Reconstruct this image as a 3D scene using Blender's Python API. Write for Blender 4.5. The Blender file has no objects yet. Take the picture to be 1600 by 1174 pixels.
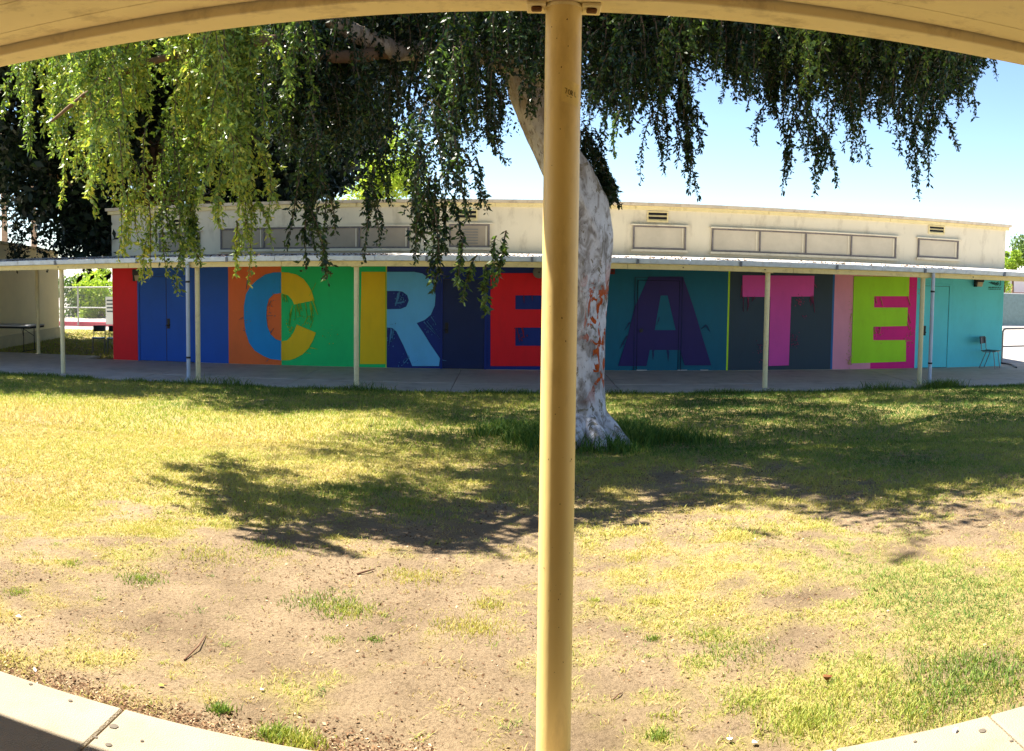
import bpy, bmesh, math, random
import numpy as np
from mathutils import Vector, Matrix

random.seed(7)
rng = np.random.default_rng(11)
scene = bpy.context.scene
col = scene.collection

# ------------------------------------------------------------------ camera
F = 1310.0                 # cylinder radius in photo pixels (photo is 1600 x 1174)
PITCH, ROLL = 0.055, 0.0113
V0 = 495.0
cam_data = bpy.data.cameras.new('camera')
cam_data.type = 'PANO'
cam_data.panorama_type = 'CENTRAL_CYLINDRICAL'
cam_data.central_cylindrical_radius = 1.0
cam_data.central_cylindrical_range_u_min = -800.0 / F
cam_data.central_cylindrical_range_u_max = 800.0 / F
cam_data.central_cylindrical_range_v_min = -(1174.0 - V0) / F
cam_data.central_cylindrical_range_v_max = V0 / F
cam_data.clip_start = 0.05
cam_data.clip_end = 3000.0
cam = bpy.data.objects.new('camera', cam_data)
col.objects.link(cam)
ca, sa, cp, sp = math.cos(ROLL), math.sin(ROLL), math.cos(PITCH), math.sin(PITCH)
FWD = Vector((0, cp, -sp))
UP0 = Vector((0, sp, cp))
RIGHT = Vector((1, 0, 0)) * ca + UP0 * sa
UP = Vector((-1, 0, 0)) * sa + UP0 * ca
m = Matrix.Identity(4)
for i in range(3):
    m[i][0], m[i][1], m[i][2] = RIGHT[i], UP[i], -FWD[i]
cam.matrix_world = m
scene.camera = cam

# ------------------------------------------------------------------ sky, sun, exposure
SUN = Vector((-0.46, 0.18, 0.87)).normalized()
world = bpy.data.worlds.new('World')
scene.world = world
world.use_nodes = True
wn = world.node_tree
wn.nodes.clear()
w_out = wn.nodes.new('ShaderNodeOutputWorld')
w_bg = wn.nodes.new('ShaderNodeBackground')
w_sky = wn.nodes.new('ShaderNodeTexSky')
w_sky.sky_type = 'NISHITA'
w_sky.sun_disc = False
w_sky.sun_elevation = math.asin(SUN.z)
w_sky.sun_rotation = math.atan2(SUN.x, SUN.y)
w_sky.air_density = 0.9
w_sky.dust_density = 0.1
w_sky.ozone_density = 3.0
w_bg.inputs['Strength'].default_value = 0.065
wn.links.new(w_sky.outputs[0], w_bg.inputs['Color'])
wn.links.new(w_bg.outputs[0], w_out.inputs['Surface'])
sun_data = bpy.data.lights.new('sun', 'SUN')
sun_data.energy = 5.0
sun_data.angle = math.radians(0.53)
sun_data.color = (1.0, 0.94, 0.83)
sun = bpy.data.objects.new('sun', sun_data)
col.objects.link(sun)
sun.rotation_euler = SUN.to_track_quat('Z', 'Y').to_euler()
sun.location = (-20, 10, 60)
scene.view_settings.view_transform = 'Standard'
scene.view_settings.look = 'None'
scene.view_settings.gamma = 1.0
scene.view_settings.use_curve_mapping = False
scene.view_settings.exposure = 2.05
scene.cycles.max_bounces = 8
scene.cycles.transparent_max_bounces = 8
scene.cycles.sample_clamp_indirect = 6.0


# ------------------------------------------------------------------ measuring helpers
def ray(px, py):
    th = (px - 800.0) / F
    t = (V0 - py) / F
    return RIGHT * math.sin(th) + FWD * math.cos(th) + UP * t


def at_y(px, py, y):
    d = ray(px, py)
    return d * (y / d.y)


def at_z(px, py, z):
    d = ray(px, py)
    return d * (z / d.z)


def at_r(px, py, r):
    d = ray(px, py)
    return d * (r / math.hypot(d.x, d.y))


DW = 18.3                                  # far wall plane
FLOOR = at_y(800, 578, DW).z               # far walkway level
NEARZ = -1.635                             # near walkway level


def W(px, py):
    p = at_y(px, py, DW)
    return (p.x, p.z)


def lawn_z(x, y):
    t = np.clip((np.asarray(y, float) - 2.8) / 12.2, 0, 1)
    return NEARZ - 0.035 + (FLOOR - 0.03 - (NEARZ - 0.035)) * t


def S(r, g, b):
    out = []
    for c in (r, g, b):
        c = c / 255.0
        out.append(c / 12.92 if c <= 0.04045 else ((c + 0.055) / 1.055) ** 2.4)
    return tuple(out)


# ------------------------------------------------------------------ materials
MATS = {}


def mat(name, c, rough=0.75, var=0.15, vscale=3.0, bump=0.0, bscale=60.0, spec=0.3, metal=0.0,
        stain=None, stain_scale=1.5, stain_amt=0.5, stretch=None):
    if name in MATS:
        return MATS[name]
    M = bpy.data.materials.new(name)
    M.use_nodes = True
    nt = M.node_tree
    n, l = nt.nodes, nt.links
    b = n['Principled BSDF']
    b.inputs['Roughness'].default_value = rough
    b.inputs['Specular IOR Level'].default_value = spec
    b.inputs['Metallic'].default_value = metal
    tc = n.new('ShaderNodeTexCoord')
    src = tc.outputs['Object']
    if stretch:
        mp = n.new('ShaderNodeMapping')
        mp.inputs['Scale'].default_value = stretch
        l.new(src, mp.inputs[0])
        src = mp.outputs[0]
    nz = n.new('ShaderNodeTexNoise')
    nz.inputs['Scale'].default_value = vscale
    nz.inputs['Detail'].default_value = 6
    nz.inputs['Roughness'].default_value = 0.65
    l.new(src, nz.inputs['Vector'])
    r = n.new('ShaderNodeValToRGB')
    r.color_ramp.elements[0].position = 0.3
    r.color_ramp.elements[1].position = 0.7
    r.color_ramp.elements[0].color = tuple(x * (1 - var) for x in c) + (1,)
    r.color_ramp.elements[1].color = tuple(min(1, x * (1 + var)) for x in c) + (1,)
    l.new(nz.outputs['Fac'], r.inputs[0])
    cur = r.outputs[0]
    if stain:
        n2 = n.new('ShaderNodeTexNoise')
        n2.inputs['Scale'].default_value = stain_scale
        n2.inputs['Detail'].default_value = 8
        n2.inputs['Roughness'].default_value = 0.7
        l.new(src, n2.inputs['Vector'])
        r2 = n.new('ShaderNodeValToRGB')
        r2.color_ramp.elements[0].position = 0.52
        r2.color_ramp.elements[1].position = 0.72
        r2.color_ramp.elements[0].color = (0, 0, 0, 1)
        r2.color_ramp.elements[1].color = (stain_amt,) * 3 + (1,)
        l.new(n2.outputs['Fac'], r2.inputs[0])
        mx = n.new('ShaderNodeMix')
        mx.data_type = 'RGBA'
        l.new(r2.outputs[0], mx.inputs['Factor'])
        l.new(cur, mx.inputs['A'])
        mx.inputs['B'].default_value = tuple(stain) + (1,)
        cur = mx.outputs['Result']
    l.new(cur, b.inputs['Base Color'])
    if bump:
        n3 = n.new('ShaderNodeTexNoise')
        n3.inputs['Scale'].default_value = bscale
        n3.inputs['Detail'].default_value = 5
        l.new(src, n3.inputs['Vector'])
        bp = n.new('ShaderNodeBump')
        bp.inputs['Strength'].default_value = bump
        bp.inputs['Distance'].default_value = 0.02
        l.new(n3.outputs['Fac'], bp.inputs['Height'])
        l.new(bp.outputs[0], b.inputs['Normal'])
    MATS[name] = M
    return M


def leaf_mat(name, stops, trans=0.35, rough=0.5, spec=0.25):
    M = bpy.data.materials.new(name)
    M.use_nodes = True
    nt = M.node_tree
    n, l = nt.nodes, nt.links
    b = n['Principled BSDF']
    b.inputs['Roughness'].default_value = rough
    b.inputs['Specular IOR Level'].default_value = spec
    at = n.new('ShaderNodeAttribute')
    at.attribute_name = 'tint'
    r = n.new('ShaderNodeValToRGB')
    while len(r.color_ramp.elements) < len(stops):
        r.color_ramp.elements.new(0.5)
    for e, (p, c) in zip(r.color_ramp.elements, stops):
        e.position = p
        e.color = tuple(c) + (1,)
    l.new(at.outputs['Fac'], r.inputs[0])
    l.new(r.outputs[0], b.inputs['Base Color'])
    tr = n.new('ShaderNodeBsdfTranslucent')
    mul = n.new('ShaderNodeMix')
    mul.data_type = 'RGBA'
    mul.blend_type = 'MULTIPLY'
    mul.inputs['Factor'].default_value = 1.0
    l.new(r.outputs[0], mul.inputs['A'])
    mul.inputs['B'].default_value = (1.2, 1.3, 0.8, 1)
    l.new(mul.outputs['Result'], tr.inputs['Color'])
    ms = n.new('ShaderNodeMixShader')
    ms.inputs[0].default_value = trans
    l.new(b.outputs[0], ms.inputs[1])
    l.new(tr.outputs[0], ms.inputs[2])
    l.new(ms.outputs[0], n['Material Output'].inputs['Surface'])
    return M


# ------------------------------------------------------------------ mesh helpers
ORIGIN = {}


def tag(o, label=None, cat=None, group=None, kind=None):
    if label:
        o['label'] = label
    if cat:
        o['category'] = cat
    if group:
        o['group'] = group
    if kind:
        o['kind'] = kind
    return o


def thing(name, loc, label, cat, group=None):
    o = bpy.data.objects.new(name, None)
    o.empty_display_size = 0.2
    col.objects.link(o)
    o.location = loc
    ORIGIN[o.name] = Vector(loc)
    return tag(o, label, cat, group)


class MB:
    def __init__(s):
        s.v, s.f = [], []

    def quad(s, a, b, c, d):
        k = len(s.v)
        s.v += [tuple(a), tuple(b), tuple(c), tuple(d)]
        s.f.append((k, k + 1, k + 2, k + 3))
        return s

    def hexa(s, p):          # 8 corners: bottom ring then top ring (counter-clockwise from above)
        k = len(s.v)
        s.v += [tuple(q) for q in p]
        for q in ((3, 2, 1, 0), (4, 5, 6, 7), (0, 1, 5, 4), (1, 2, 6, 5), (2, 3, 7, 6), (3, 0, 4, 7)):
            s.f.append(tuple(k + i for i in q))
        return s

    def box(s, x0, x1, y0, y1, z0, z1):
        return s.hexa([(x0, y0, z0), (x1, y0, z0), (x1, y1, z0), (x0, y1, z0),
                       (x0, y0, z1), (x1, y0, z1), (x1, y1, z1), (x0, y1, z1)])

    def rbox(s, c, dx, dy, dz, ang=0.0, tilt=0.0):
        R = Matrix.Rotation(ang, 3, 'Z') @ Matrix.Rotation(tilt, 3, 'X')
        c = Vector(c)
        P = []
        for z in (-dz / 2, dz / 2):
            for x, y in ((-dx / 2, -dy / 2), (dx / 2, -dy / 2), (dx / 2, dy / 2), (-dx / 2, dy / 2)):
                P.append(c + R @ Vector((x, y, z)))
        return s.hexa(P)

    def prism_y(s, poly, y0, y1):   # poly of (x,z); front face at y0 (towards camera), back at y1
        area = sum(poly[i][0] * poly[(i + 1) % len(poly)][1] - poly[(i + 1) % len(poly)][0] * poly[i][1]
                   for i in range(len(poly)))
        if area < 0:
            poly = poly[::-1]
        k, n = len(s.v), len(poly)
        s.v += [(x, y0, z) for x, z in poly] + [(x, y1, z) for x, z in poly]
        s.f.append(tuple(range(k, k + n)))
        for i in range(n):
            j = (i + 1) % n
            s.f.append((k + j, k + i, k + n + i, k + n + j))
        return s

    def tube(s, pts, rad, n=10, cap=True, wob=None):
        pts = [Vector(p) for p in pts]
        if not hasattr(rad, '__len__'):
            rad = [rad] * len(pts)
        k = len(s.v)
        prev = None
        for i, p in enumerate(pts):
            d = (pts[min(i + 1, len(pts) - 1)] - pts[max(i - 1, 0)]).normalized()
            if prev is None:
                u = d.orthogonal().normalized()
            else:
                u = (prev - d * prev.dot(d)).normalized()
            prev = u
            w = d.cross(u)
            for j in range(n):
                a = 2 * math.pi * j / n
                rr = rad[i] * (wob(i, a) if wob else 1.0)
                s.v.append(tuple(p + (u * math.cos(a) + w * math.sin(a)) * rr))
        for i in range(len(pts) - 1):
            for j in range(n):
                a, b = k + i * n + j, k + i * n + (j + 1) % n
                s.f.append((a, b, b + n, a + n))
        if cap:
            s.f.append(tuple(k + j for j in range(n))[::-1])
            s.f.append(tuple(k + (len(pts) - 1) * n + j for j in range(n)))
        return s

    def build(s, name, material, parent=None, smooth=False, bevel=0.0, loc=None, kind=None):
        me = bpy.data.meshes.new(name)
        if parent is not None:
            org = ORIGIN[parent.name]
        else:
            org = Vector(loc) if loc is not None else Vector((0, 0, 0))
        me.from_pydata([(a - org.x, b - org.y, c - org.z) for a, b, c in s.v], [], s.f)
        if bevel or smooth:
            bm = bmesh.new()
            bm.from_mesh(me)
            if bevel:
                bmesh.ops.bevel(bm, geom=[e for e in bm.edges], offset=bevel, segments=1, affect='EDGES', clamp_overlap=True)
            bm.to_mesh(me)
            bm.free()
        if smooth:
            me.polygons.foreach_set('use_smooth', [True] * len(me.polygons))
            try:
                me.set_sharp_from_angle(angle=math.radians(40))
            except Exception:
                pass
        me.materials.append(material)
        me.update()
        o = bpy.data.objects.new(name, me)
        col.objects.link(o)
        if parent is not None:
            o.parent = parent
        else:
            o.location = org
        ORIGIN[o.name] = org
        if kind:
            o['kind'] = kind
        return o


def np_mesh(name, verts, nper, material, parent=None, tint=None, kind=None, loc=None, smooth=False):
    """verts (N, nper, 3): N faces of nper corners each, as one mesh with a per-face tint."""
    org = ORIGIN[parent.name] if parent is not None else Vector(loc or (0, 0, 0))
    v = (verts.reshape(-1, 3) - np.array(org)[None]).astype(np.float32)
    nv, nf = len(v), len(v) // nper
    me = bpy.data.meshes.new(name)
    me.vertices.add(nv)
    me.vertices.foreach_set('co', v.ravel())
    me.loops.add(nv)
    me.loops.foreach_set('vertex_index', np.arange(nv, dtype=np.int32))
    me.polygons.add(nf)
    me.polygons.foreach_set('loop_start', np.arange(0, nv, nper, dtype=np.int32))
    try:
        me.polygons.foreach_set('loop_total', np.full(nf, nper, dtype=np.int32))
    except Exception:
        pass
    if tint is not None:
        a = me.attributes.new('tint', 'FLOAT', 'POINT')
        a.data.foreach_set('value', np.repeat(tint, nper).astype(np.float32))
    me.materials.append(material)
    me.update(calc_edges=True)
    me.validate()
    o = bpy.data.objects.new(name, me)
    col.objects.link(o)
    if parent is not None:
        o.parent = parent
    else:
        o.location = org
    ORIGIN[o.name] = org
    if kind:
        o['kind'] = kind
    return o


def vnoise(x, y, scale, seed):
    g = np.random.default_rng(seed).random((128, 128))
    x, y = np.asarray(x) * scale + 37.3, np.asarray(y) * scale + 61.7
    xi, yi = np.floor(x).astype(int), np.floor(y).astype(int)
    fx, fy = x - xi, y - yi
    fx, fy = fx * fx * (3 - 2 * fx), fy * fy * (3 - 2 * fy)
    a, b = g[xi % 128, yi % 128], g[(xi + 1) % 128, yi % 128]
    c, d = g[xi % 128, (yi + 1) % 128], g[(xi + 1) % 128, (yi + 1) % 128]
    return (a * (1 - fx) + b * fx) * (1 - fy) + (c * (1 - fx) + d * fx) * fy


def fbm(x, y, scale, seed, octv=4):
    s, amp, tot = 0, 1.0, 0
    for i in range(octv):
        s = s + amp * vnoise(x, y, scale * 2 ** i, seed + i)
        tot += amp
        amp *= 0.55
    return s / tot


def sstep(a, b, x):
    t = np.clip((x - a) / (b - a), 0, 1)
    return t * t * (3 - 2 * t)


# ------------------------------------------------------------------ shared materials
M_cream = mat('cream_wall_paint', S(214, 204, 178), 0.8, 0.06, 1.2, 0.15, 90, stain=S(128, 110, 82), stain_scale=3.2, stain_amt=0.45, stretch=(1, 1, .35))
M_cream2 = mat('cream_trim_paint', S(222, 205, 150), 0.6, 0.08, 4, 0.05, 60, stain=S(120, 95, 60), stain_scale=9, stain_amt=0.35)
M_post = mat('cream_post_paint', S(226, 214, 170), 0.5, 0.06, 5, stain=S(130, 100, 60), stain_scale=12, stain_amt=0.25)
M_gutter = mat('galvanised_gutter', S(202, 214, 232), 0.45, 0.12, 6, spec=0.5, stain=S(120, 115, 105), stain_scale=7, stain_amt=0.4)
M_dark = mat('dark_metal', (0.02, 0.02, 0.022), 0.45, 0.2, 10)
M_steel = mat('worn_chrome', (0.22, 0.22, 0.24), 0.4, 0.1, 10, metal=0.7)
M_conc = mat('walkway_concrete', S(184, 178, 170), 0.9, 0.12, 2.5, 0.2, 120, stain=S(110, 105, 100), stain_scale=1.4, stain_amt=0.5)
M_nconc = mat('sunny_concrete', S(146, 134, 114), 0.9, 0.12, 3, 0.5, 160, stain=S(120, 104, 82), stain_scale=2.0, stain_amt=0.5)
M_gum = mat('gum_spot', S(92, 84, 74), 0.9, 0.2, 30)
M_joint = mat('joint_grime', S(70, 62, 52), 0.95, 0.2, 20)
M_yellow = mat('warm_lit_gloss_paint', S(232, 204, 132), 0.42, 0.05, 3, 0.04, 30, spec=0.4, stain=S(128, 88, 40), stain_scale=5, stain_amt=0.42, stretch=(1, 1, 0.3))  # same paint as the far posts, warm light put into its colour
M_yellow2 = mat('ochre_board_paint', S(242, 222, 168), 0.6, 0.06, 2.2, 0.08, 40, stain=S(120, 84, 44), stain_scale=6, stain_amt=0.45)
M_screen = mat('window_screen_panel', S(190, 180, 158), 0.8, 0.10, 2, 0.2, 220)
M_screen_shaded = mat('shaded_window_screen', S(158, 146, 126), 0.8, 0.10, 2, 0.2, 220)  # left hand screens: tree shade put into a greyer colour
M_wframe = mat('weathered_window_frame', S(112, 106, 104), 0.7, 0.2, 12, stain=S(70, 62, 58), stain_scale=14, stain_amt=0.6)

PAINT = {}


def paint(name, r, g, b, var=0.07):
    if name not in PAINT:
        k_ = min(1.9, 0.86 / max(S(r, g, b))) if name.split('_')[0] not in ('drip', 'scrape', 'over') else 1.2
        k_ = {'purple': .8, 'petrol': 1.35, 'charcoal': 1.3, 'navy': 1.5, 'pink': 1.25, 'line_blue': 1.2}.get(name, k_)
        c = tuple(v * k_ + 0.002 for v in S(r, g, b))
        PAINT[name] = mat('mural_' + name, c, 0.55, var, 1.6, 0.15, 120, spec=0.35, stain=tuple(v * .72 for v in c), stain_scale=3.5, stain_amt=0.3, stretch=(1, 1, .45))
    return PAINT[name]


# ================================================================== SETTING
# ---- one ground sheet to the horizon
def ground_z(x, y):
    if y < 15.4:
        return -2.75
    return FLOOR - 0.12


ys = [-400, -100, -20, 0, 10, 15.3, 15.5, 17, 19, 22, 30, 40, 60, 100, 200, 500, 1200]
xs = [-1200, -400, -100, -40, -20, -10, 0, 10, 20, 40, 100, 400, 1200]
g = MB()
for y in ys:
    for x in xs:
        g.v.append((x, y, ground_z(x, y)))
for j in range(len(ys) - 1):
    for i in range(len(xs) - 1):
        a = j * len(xs) + i
        g.f.append((a, a + 1, a + 1 + len(xs), a + len(xs)))
M_yard = mat('pale_yard_concrete', S(150, 144, 138), 0.9, 0.06, 0.6, 0.1, 40, stain=S(128, 120, 112), stain_scale=0.3, stain_amt=0.5)
o = g.build('ground', M_yard)
tag(o, 'pale concrete school yard beyond the buildings', None, kind='structure')


# ---- lawn sheet with bare earth
def grass_amount(x, y):
    """0 bare earth .. 1 full turf, from the photograph's patches"""
    x, y = np.asarray(x, float), np.asarray(y, float)
    left = 0.17 + 0.83 * sstep(4.0, 7.2, y)
    right = 0.44 + 0.56 * sstep(5.2, 7.4, y)
    k = sstep(0.2, 1.5, x)
    base = left * (1 - k) + right * k
    # shaded bare patches in the middle
    base += 0.10 - .08 * k
    base -= 0.55 * np.exp(-(((x + 0.4) / 1.5) ** 2 + ((y - 5.9) / 1.1) ** 2))
    base -= 0.5 * np.exp(-(((x - 1.6) / 1.6) ** 2 + ((y - 7.6) / 0.8) ** 2))
    base -= 0.25 * np.exp(-(((x - 3.6) / 1.0) ** 2 + ((y - 5.2) / 0.6) ** 2))
    # green corner lower right, tufts by the kerb
    base += 0.5 * np.exp(-(((x - 2.3) / 0.7) ** 2 + ((y - 3.7) / 0.7) ** 2))
    base += 0.25 * np.exp(-(((x - 1.5) / 0.5) ** 2 + ((y - 3.0) / 0.3) ** 2))
    n1 = fbm(x, y, 0.9, 3)
    n2 = fbm(x, y, 3.2, 9)
    n3 = fbm(x, y, 7.0, 15, 3)
    v = base + (n1 - 0.5) * 0.9 + (n2 - 0.5) * 1.0 + (n3 - 0.5) * 0.9
    return np.clip(sstep(0.18, 0.92, v), 0, 1)


def lawn_height(x, y):
    return lawn_z(x, y) + (fbm(x, y, 0.8, 21) - 0.5) * 0.05 * sstep(2.9, 4.5, y) + (fbm(x, y, 5.0, 31, 3) - 0.5) * 0.026 + (fbm(x, y, 13.0, 35, 2) - 0.5) * 0.012


def grid_sheet(name, gx, gy, fz, material, attr=None):
    X, Y = np.meshgrid(gx, gy)
    Z = fz(X, Y)
    me = bpy.data.meshes.new(name)
    nx, ny = len(gx), len(gy)
    idx = np.arange(nx * ny).reshape(ny, nx)
    faces = np.stack([idx[:-1, :-1], idx[:-1, 1:], idx[1:, 1:], idx[1:, :-1]], -1).reshape(-1, 4)
    me.from_pydata(np.stack([X, Y, Z], -1).reshape(-1, 3).tolist(), [], faces.tolist())
    if attr is not None:
        a = me.attributes.new('grass', 'FLOAT', 'POINT')
        a.data.foreach_set('value', attr(X, Y).ravel().astype(np.float32))
    me.polygons.foreach_set('use_smooth', [True] * len(me.polygons))
    me.materials.append(material)
    me.update()
    o = bpy.data.objects.new(name, me)
    col.objects.link(o)
    return o


def lawn_material():
    M = bpy.data.materials.new('bare_earth_and_turf')
    M.use_nodes = True
    nt = M.node_tree
    n, l = nt.nodes, nt.links
    b = n['Principled BSDF']
    b.inputs['Roughness'].default_value = 0.95
    b.inputs['Specular IOR Level'].default_value = 0.1
    tc = n.new('ShaderNodeTexCoord')

    def noise(sc, det=8, ro=0.65):
        q = n.new('ShaderNodeTexNoise')
        q.inputs['Scale'].default_value = sc
        q.inputs['Detail'].default_value = det
        q.inputs['Roughness'].default_value = ro
        l.new(tc.outputs['Object'], q.inputs['Vector'])
        return q

    def ramp(src, p0, c0, p1, c1):
        q = n.new('ShaderNodeValToRGB')
        q.color_ramp.elements[0].position = p0
        q.color_ramp.elements[1].position = p1
        q.color_ramp.elements[0].color = tuple(c0) + (1,)
        q.color_ramp.elements[1].color = tuple(c1) + (1,)
        l.new(src, q.inputs[0])
        return q

    dirt = ramp(noise(1.6).outputs['Fac'], 0.3, S(114, 97, 76), 0.72, S(154, 134, 106))
    fine = ramp(noise(60, 4).outputs['Fac'], 0.36, (0.45, 0.42, 0.4), 0.52, (1, 1, 1))
    mx = n.new('ShaderNodeMix')
    mx.data_type = 'RGBA'
    mx.blend_type = 'MULTIPLY'
    mx.inputs['Factor'].default_value = 0.6
    l.new(dirt.outputs[0], mx.inputs['A'])
    l.new(fine.outputs[0], mx.inputs['B'])
    turf = ramp(noise(14).outputs['Fac'], 0.3, S(128, 116, 70), 0.7, S(172, 156, 100))
    at = n.new('ShaderNodeAttribute')
    at.attribute_name = 'grass'
    mx2 = n.new('ShaderNodeMix')
    mx2.data_type = 'RGBA'
    l.new(at.outputs['Fac'], mx2.inputs['Factor'])
    l.new(mx.outputs['Result'], mx2.inputs['A'])
    l.new(turf.outputs[0], mx2.inputs['B'])
    l.new(mx2.outputs['Result'], b.inputs['Base Color'])
    bp = n.new('ShaderNodeBump')
    bp.inputs['Strength'].default_value = 1.0
    bp.inputs['Distance'].default_value = 0.03
    l.new(noise(26, 10, 0.75).outputs['Fac'], bp.inputs['Height'])
    l.new(bp.outputs[0], b.inputs['Normal'])
    return M


M_lawn = lawn_material()
gy = np.concatenate([np.arange(2.2, 8, 0.05), np.arange(8, 15.65, 0.12)])
lawn = grid_sheet('lawn', np.concatenate([np.arange(-24, -8, 0.6), np.arange(-8, 8, 0.07), np.arange(8, 24.1, 0.6)]), gy,
                  lawn_height, M_lawn, grass_amount)
tag(lawn, 'patchy lawn of yellowed grass and bare earth in front of the mural', kind='structure')
back_lawn = grid_sheet('back_lawn', np.arange(-36, -9.4, 0.4), np.arange(18.6, 28.4, 0.4),
                       lambda x, y: FLOOR - 0.055 + 0 * x + (fbm(x, y, 0.7, 5) - 0.5) * 0.03, M_lawn,
                       lambda x, y: 0.75 + 0 * x)
tag(back_lawn, 'strip of grass behind the left end of the covered walkway', kind='structure')

# ---- far walkway: slabs with joints
walk = thing('walkway', (0, 17, FLOOR), None, None)
walk['kind'] = 'structure'
walk['label'] = 'grey concrete walkway along the painted wall'
edge_y = at_z(800, 612, FLOOR).y
jx = [-15.2, -12.6, -10.2, -7.3, -4.2, -1.1, 2.0, 5.1, 8.2, 11.3, 14.4, 17.5, 20.6]
for i in range(len(jx) - 1):
    x0, x1 = jx[i] + 0.006, jx[i + 1] - 0.006
    for (y0, y1) in ((edge_y, edge_y + 1.02), (edge_y + 1.035, DW - 0.002 if -10.0 < (x0 + x1) / 2 < 12.4 else 19.0)):
        b = MB().box(x0, x1, y0, y1, FLOOR - 0.16, FLOOR + random.uniform(-0.003, 0.003))
        b.build('paving_slab', M_conc, walk, bevel=0.006)
MB().box(jx[0], jx[-1], edge_y + 0.02, DW - 0.05, FLOOR - 0.2, FLOOR - 0.02).build('joint_bed', M_joint, walk)
# slabs left of the building run further back
# ---- near walkway (under the camera)
YAW = -0.042
RN = Matrix.Rotation(YAW, 3, 'Z')


def near(x, y, z):
    return RN @ Vector((x, y, z))


near_walk = thing('near_walkway', (0, 0, NEARZ), None, None)
near_walk['kind'] = 'structure'
near_walk['label'] = 'sunlit concrete walkway edge in the foreground'
njx = [-9.3, -6.3, -4.6, -2.94, -1.28, 0.4, 2.06, 3.72, 5.4, 9]
njx = [-9.0, -6.5, -4.0, -1.5, 1.0, 1.62, 4.0, 6.5, 9.0]
for i in range(len(njx) - 1):
    x0, x1 = njx[i] + 0.004, njx[i + 1] - 0.004
    y0, y1 = -2.4, 2.665
    P = [near(x0, y0, NEARZ - 0.2), near(x1, y0, NEARZ - 0.2), near(x1, y1, NEARZ - 0.2), near(x0, y1, NEARZ - 0.2),
         near(x0, y0, NEARZ), near(x1, y0, NEARZ), near(x1, y1, NEARZ), near(x0, y1, NEARZ)]
    MB().hexa(P).build('paving_slab', M_nconc, near_walk, bevel=0.008)
P = [near(x, y, z) for z in (NEARZ - 0.25, NEARZ - 0.03) for x, y in ((-9, -2.4), (9, -2.4), (9, 2.645), (-9, 2.645))]
MB().hexa(P).build('joint_bed', M_joint, near_walk)
for px, py, r in ((110, 1096, 0.008), (178, 1136, 0.014), (170, 1165, 0.010), (48, 1070, 0.007), (150, 1153, 0.006),
                  (222, 1159, 0.006), (1535, 1143, 0.012), (1580, 1159, 0.007), (1430, 1160, 0.006)):
    c = at_z(px, py, NEARZ)
    b = MB()
    pts = []
    k = 14
    for j in range(k):
        a = 2 * math.pi * j / k
        rr = r * random.uniform(0.85, 1.15)
        pts.append((c.x + rr * 1.25 * math.cos(a), c.y + rr * math.sin(a)))
    b.v = [(x, y, NEARZ + 0.003) for x, y in pts] + [(c.x, c.y, NEARZ + 0.005)]
    b.f = [(j, (j + 1) % k, k) for j in range(k)]
    b.build('gum_spot', M_gum, near_walk)

# ================================================================== SCHOOL BUILDING WITH MURAL
ROOF = at_y(850, 318, DW).z
XL = W(176, 480)[0]
XR = W(1567, 480)[0]
bld = thing('school_building', ((XL + XR) / 2, DW, FLOOR), 'long low cream school building with a bright painted word mural under its canopy', 'building')
CANZ = at_y(800, 396, DW).z        # where canopy meets wall
MB().box(XL, XR, DW, DW + 9, FLOOR - 0.2, ROOF).build('wall', M_cream, bld)
MB().box(XL - 0.12, XR + 0.12, DW - 0.10, DW + 9.1, ROOF, ROOF + 0.07).build('roof', mat('roof_edge', S(205, 190, 165), 0.7, 0.15, 5, stain=S(120, 85, 60), stain_scale=6, stain_amt=0.6), bld)
# fascia boards under the roof edge
xx = XL - 0.08
while xx < XR:
    x1 = min(xx + 3.05, XR + 0.08)
    MB().box(xx + 0.004, x1 - 0.004, DW - 0.055, DW - 0.001, ROOF - 0.085, ROOF - 0.002).build('fascia_board', M_cream2, bld, bevel=0.004)
    xx += 3.05

L_P, L_D, L_L, L_T = DW - 0.004, DW - 0.02, DW - 0.024, DW - 0.028
ZT = at_y(800, 398, DW).z - 0.02


def xw(px, py=500):
    return W(px, py)[0]


def panel(px0, px1, colr, label, z1=ZT, z0=FLOOR + 0.004, y=L_P):
    o = MB().box(xw(px0), xw(px1), y, DW - 0.0005, z0, z1).build('painted_panel', colr, bld)
    o['label'] = label
    return o


panel(176.5, 216, paint('red', 196, 8, 24), 'red painted end panel')
panel(216, 357, paint('blue', 8, 62, 140), 'blue painted panel with a double door')
panel(357, 439.7, paint('orange', 222, 104, 44), 'orange painted panel behind the letter C')
panel(439.7, 602.6, paint('green', 0, 152, 84), 'green painted panel')
panel(602.6, 604.4, paint('olive', 150, 165, 30), 'thin olive painted line')
panel(604.4, 937.5, paint('navy', 6, 34, 104), 'navy painted panel behind R and E')
panel(937.5, 941.6, paint('sun_yellow', 240, 200, 2), 'thin yellow painted line')
panel(941.6, 944.2, paint('lime_line', 176, 216, 20), 'thin lime painted line')
panel(944.2, 1136.3, paint('petrol', 0, 88, 112), 'dark teal painted panel behind the letter A')
panel(1136.3, 1139, paint('lime_line', 176, 216, 20), 'thin lime painted line')
panel(1139, 1299.5, paint('charcoal', 40, 58, 72), 'charcoal painted panel behind the letter T')
panel(1299.5, 1302.5, paint('line_blue', 20, 96, 160), 'thin blue painted line')
panel(1302.5, 1362, paint('salmon', 224, 148, 172), 'salmon pink painted panel')
panel(1362, 1431, paint('magenta', 176, 4, 104), 'magenta painted panel behind the last letter')
panel(1431, 1566.5, paint('aqua', 84, 192, 208), 'aqua painted end panel with a door')


def wpoly(pts):
    return [W(*p) for p in pts]


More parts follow.
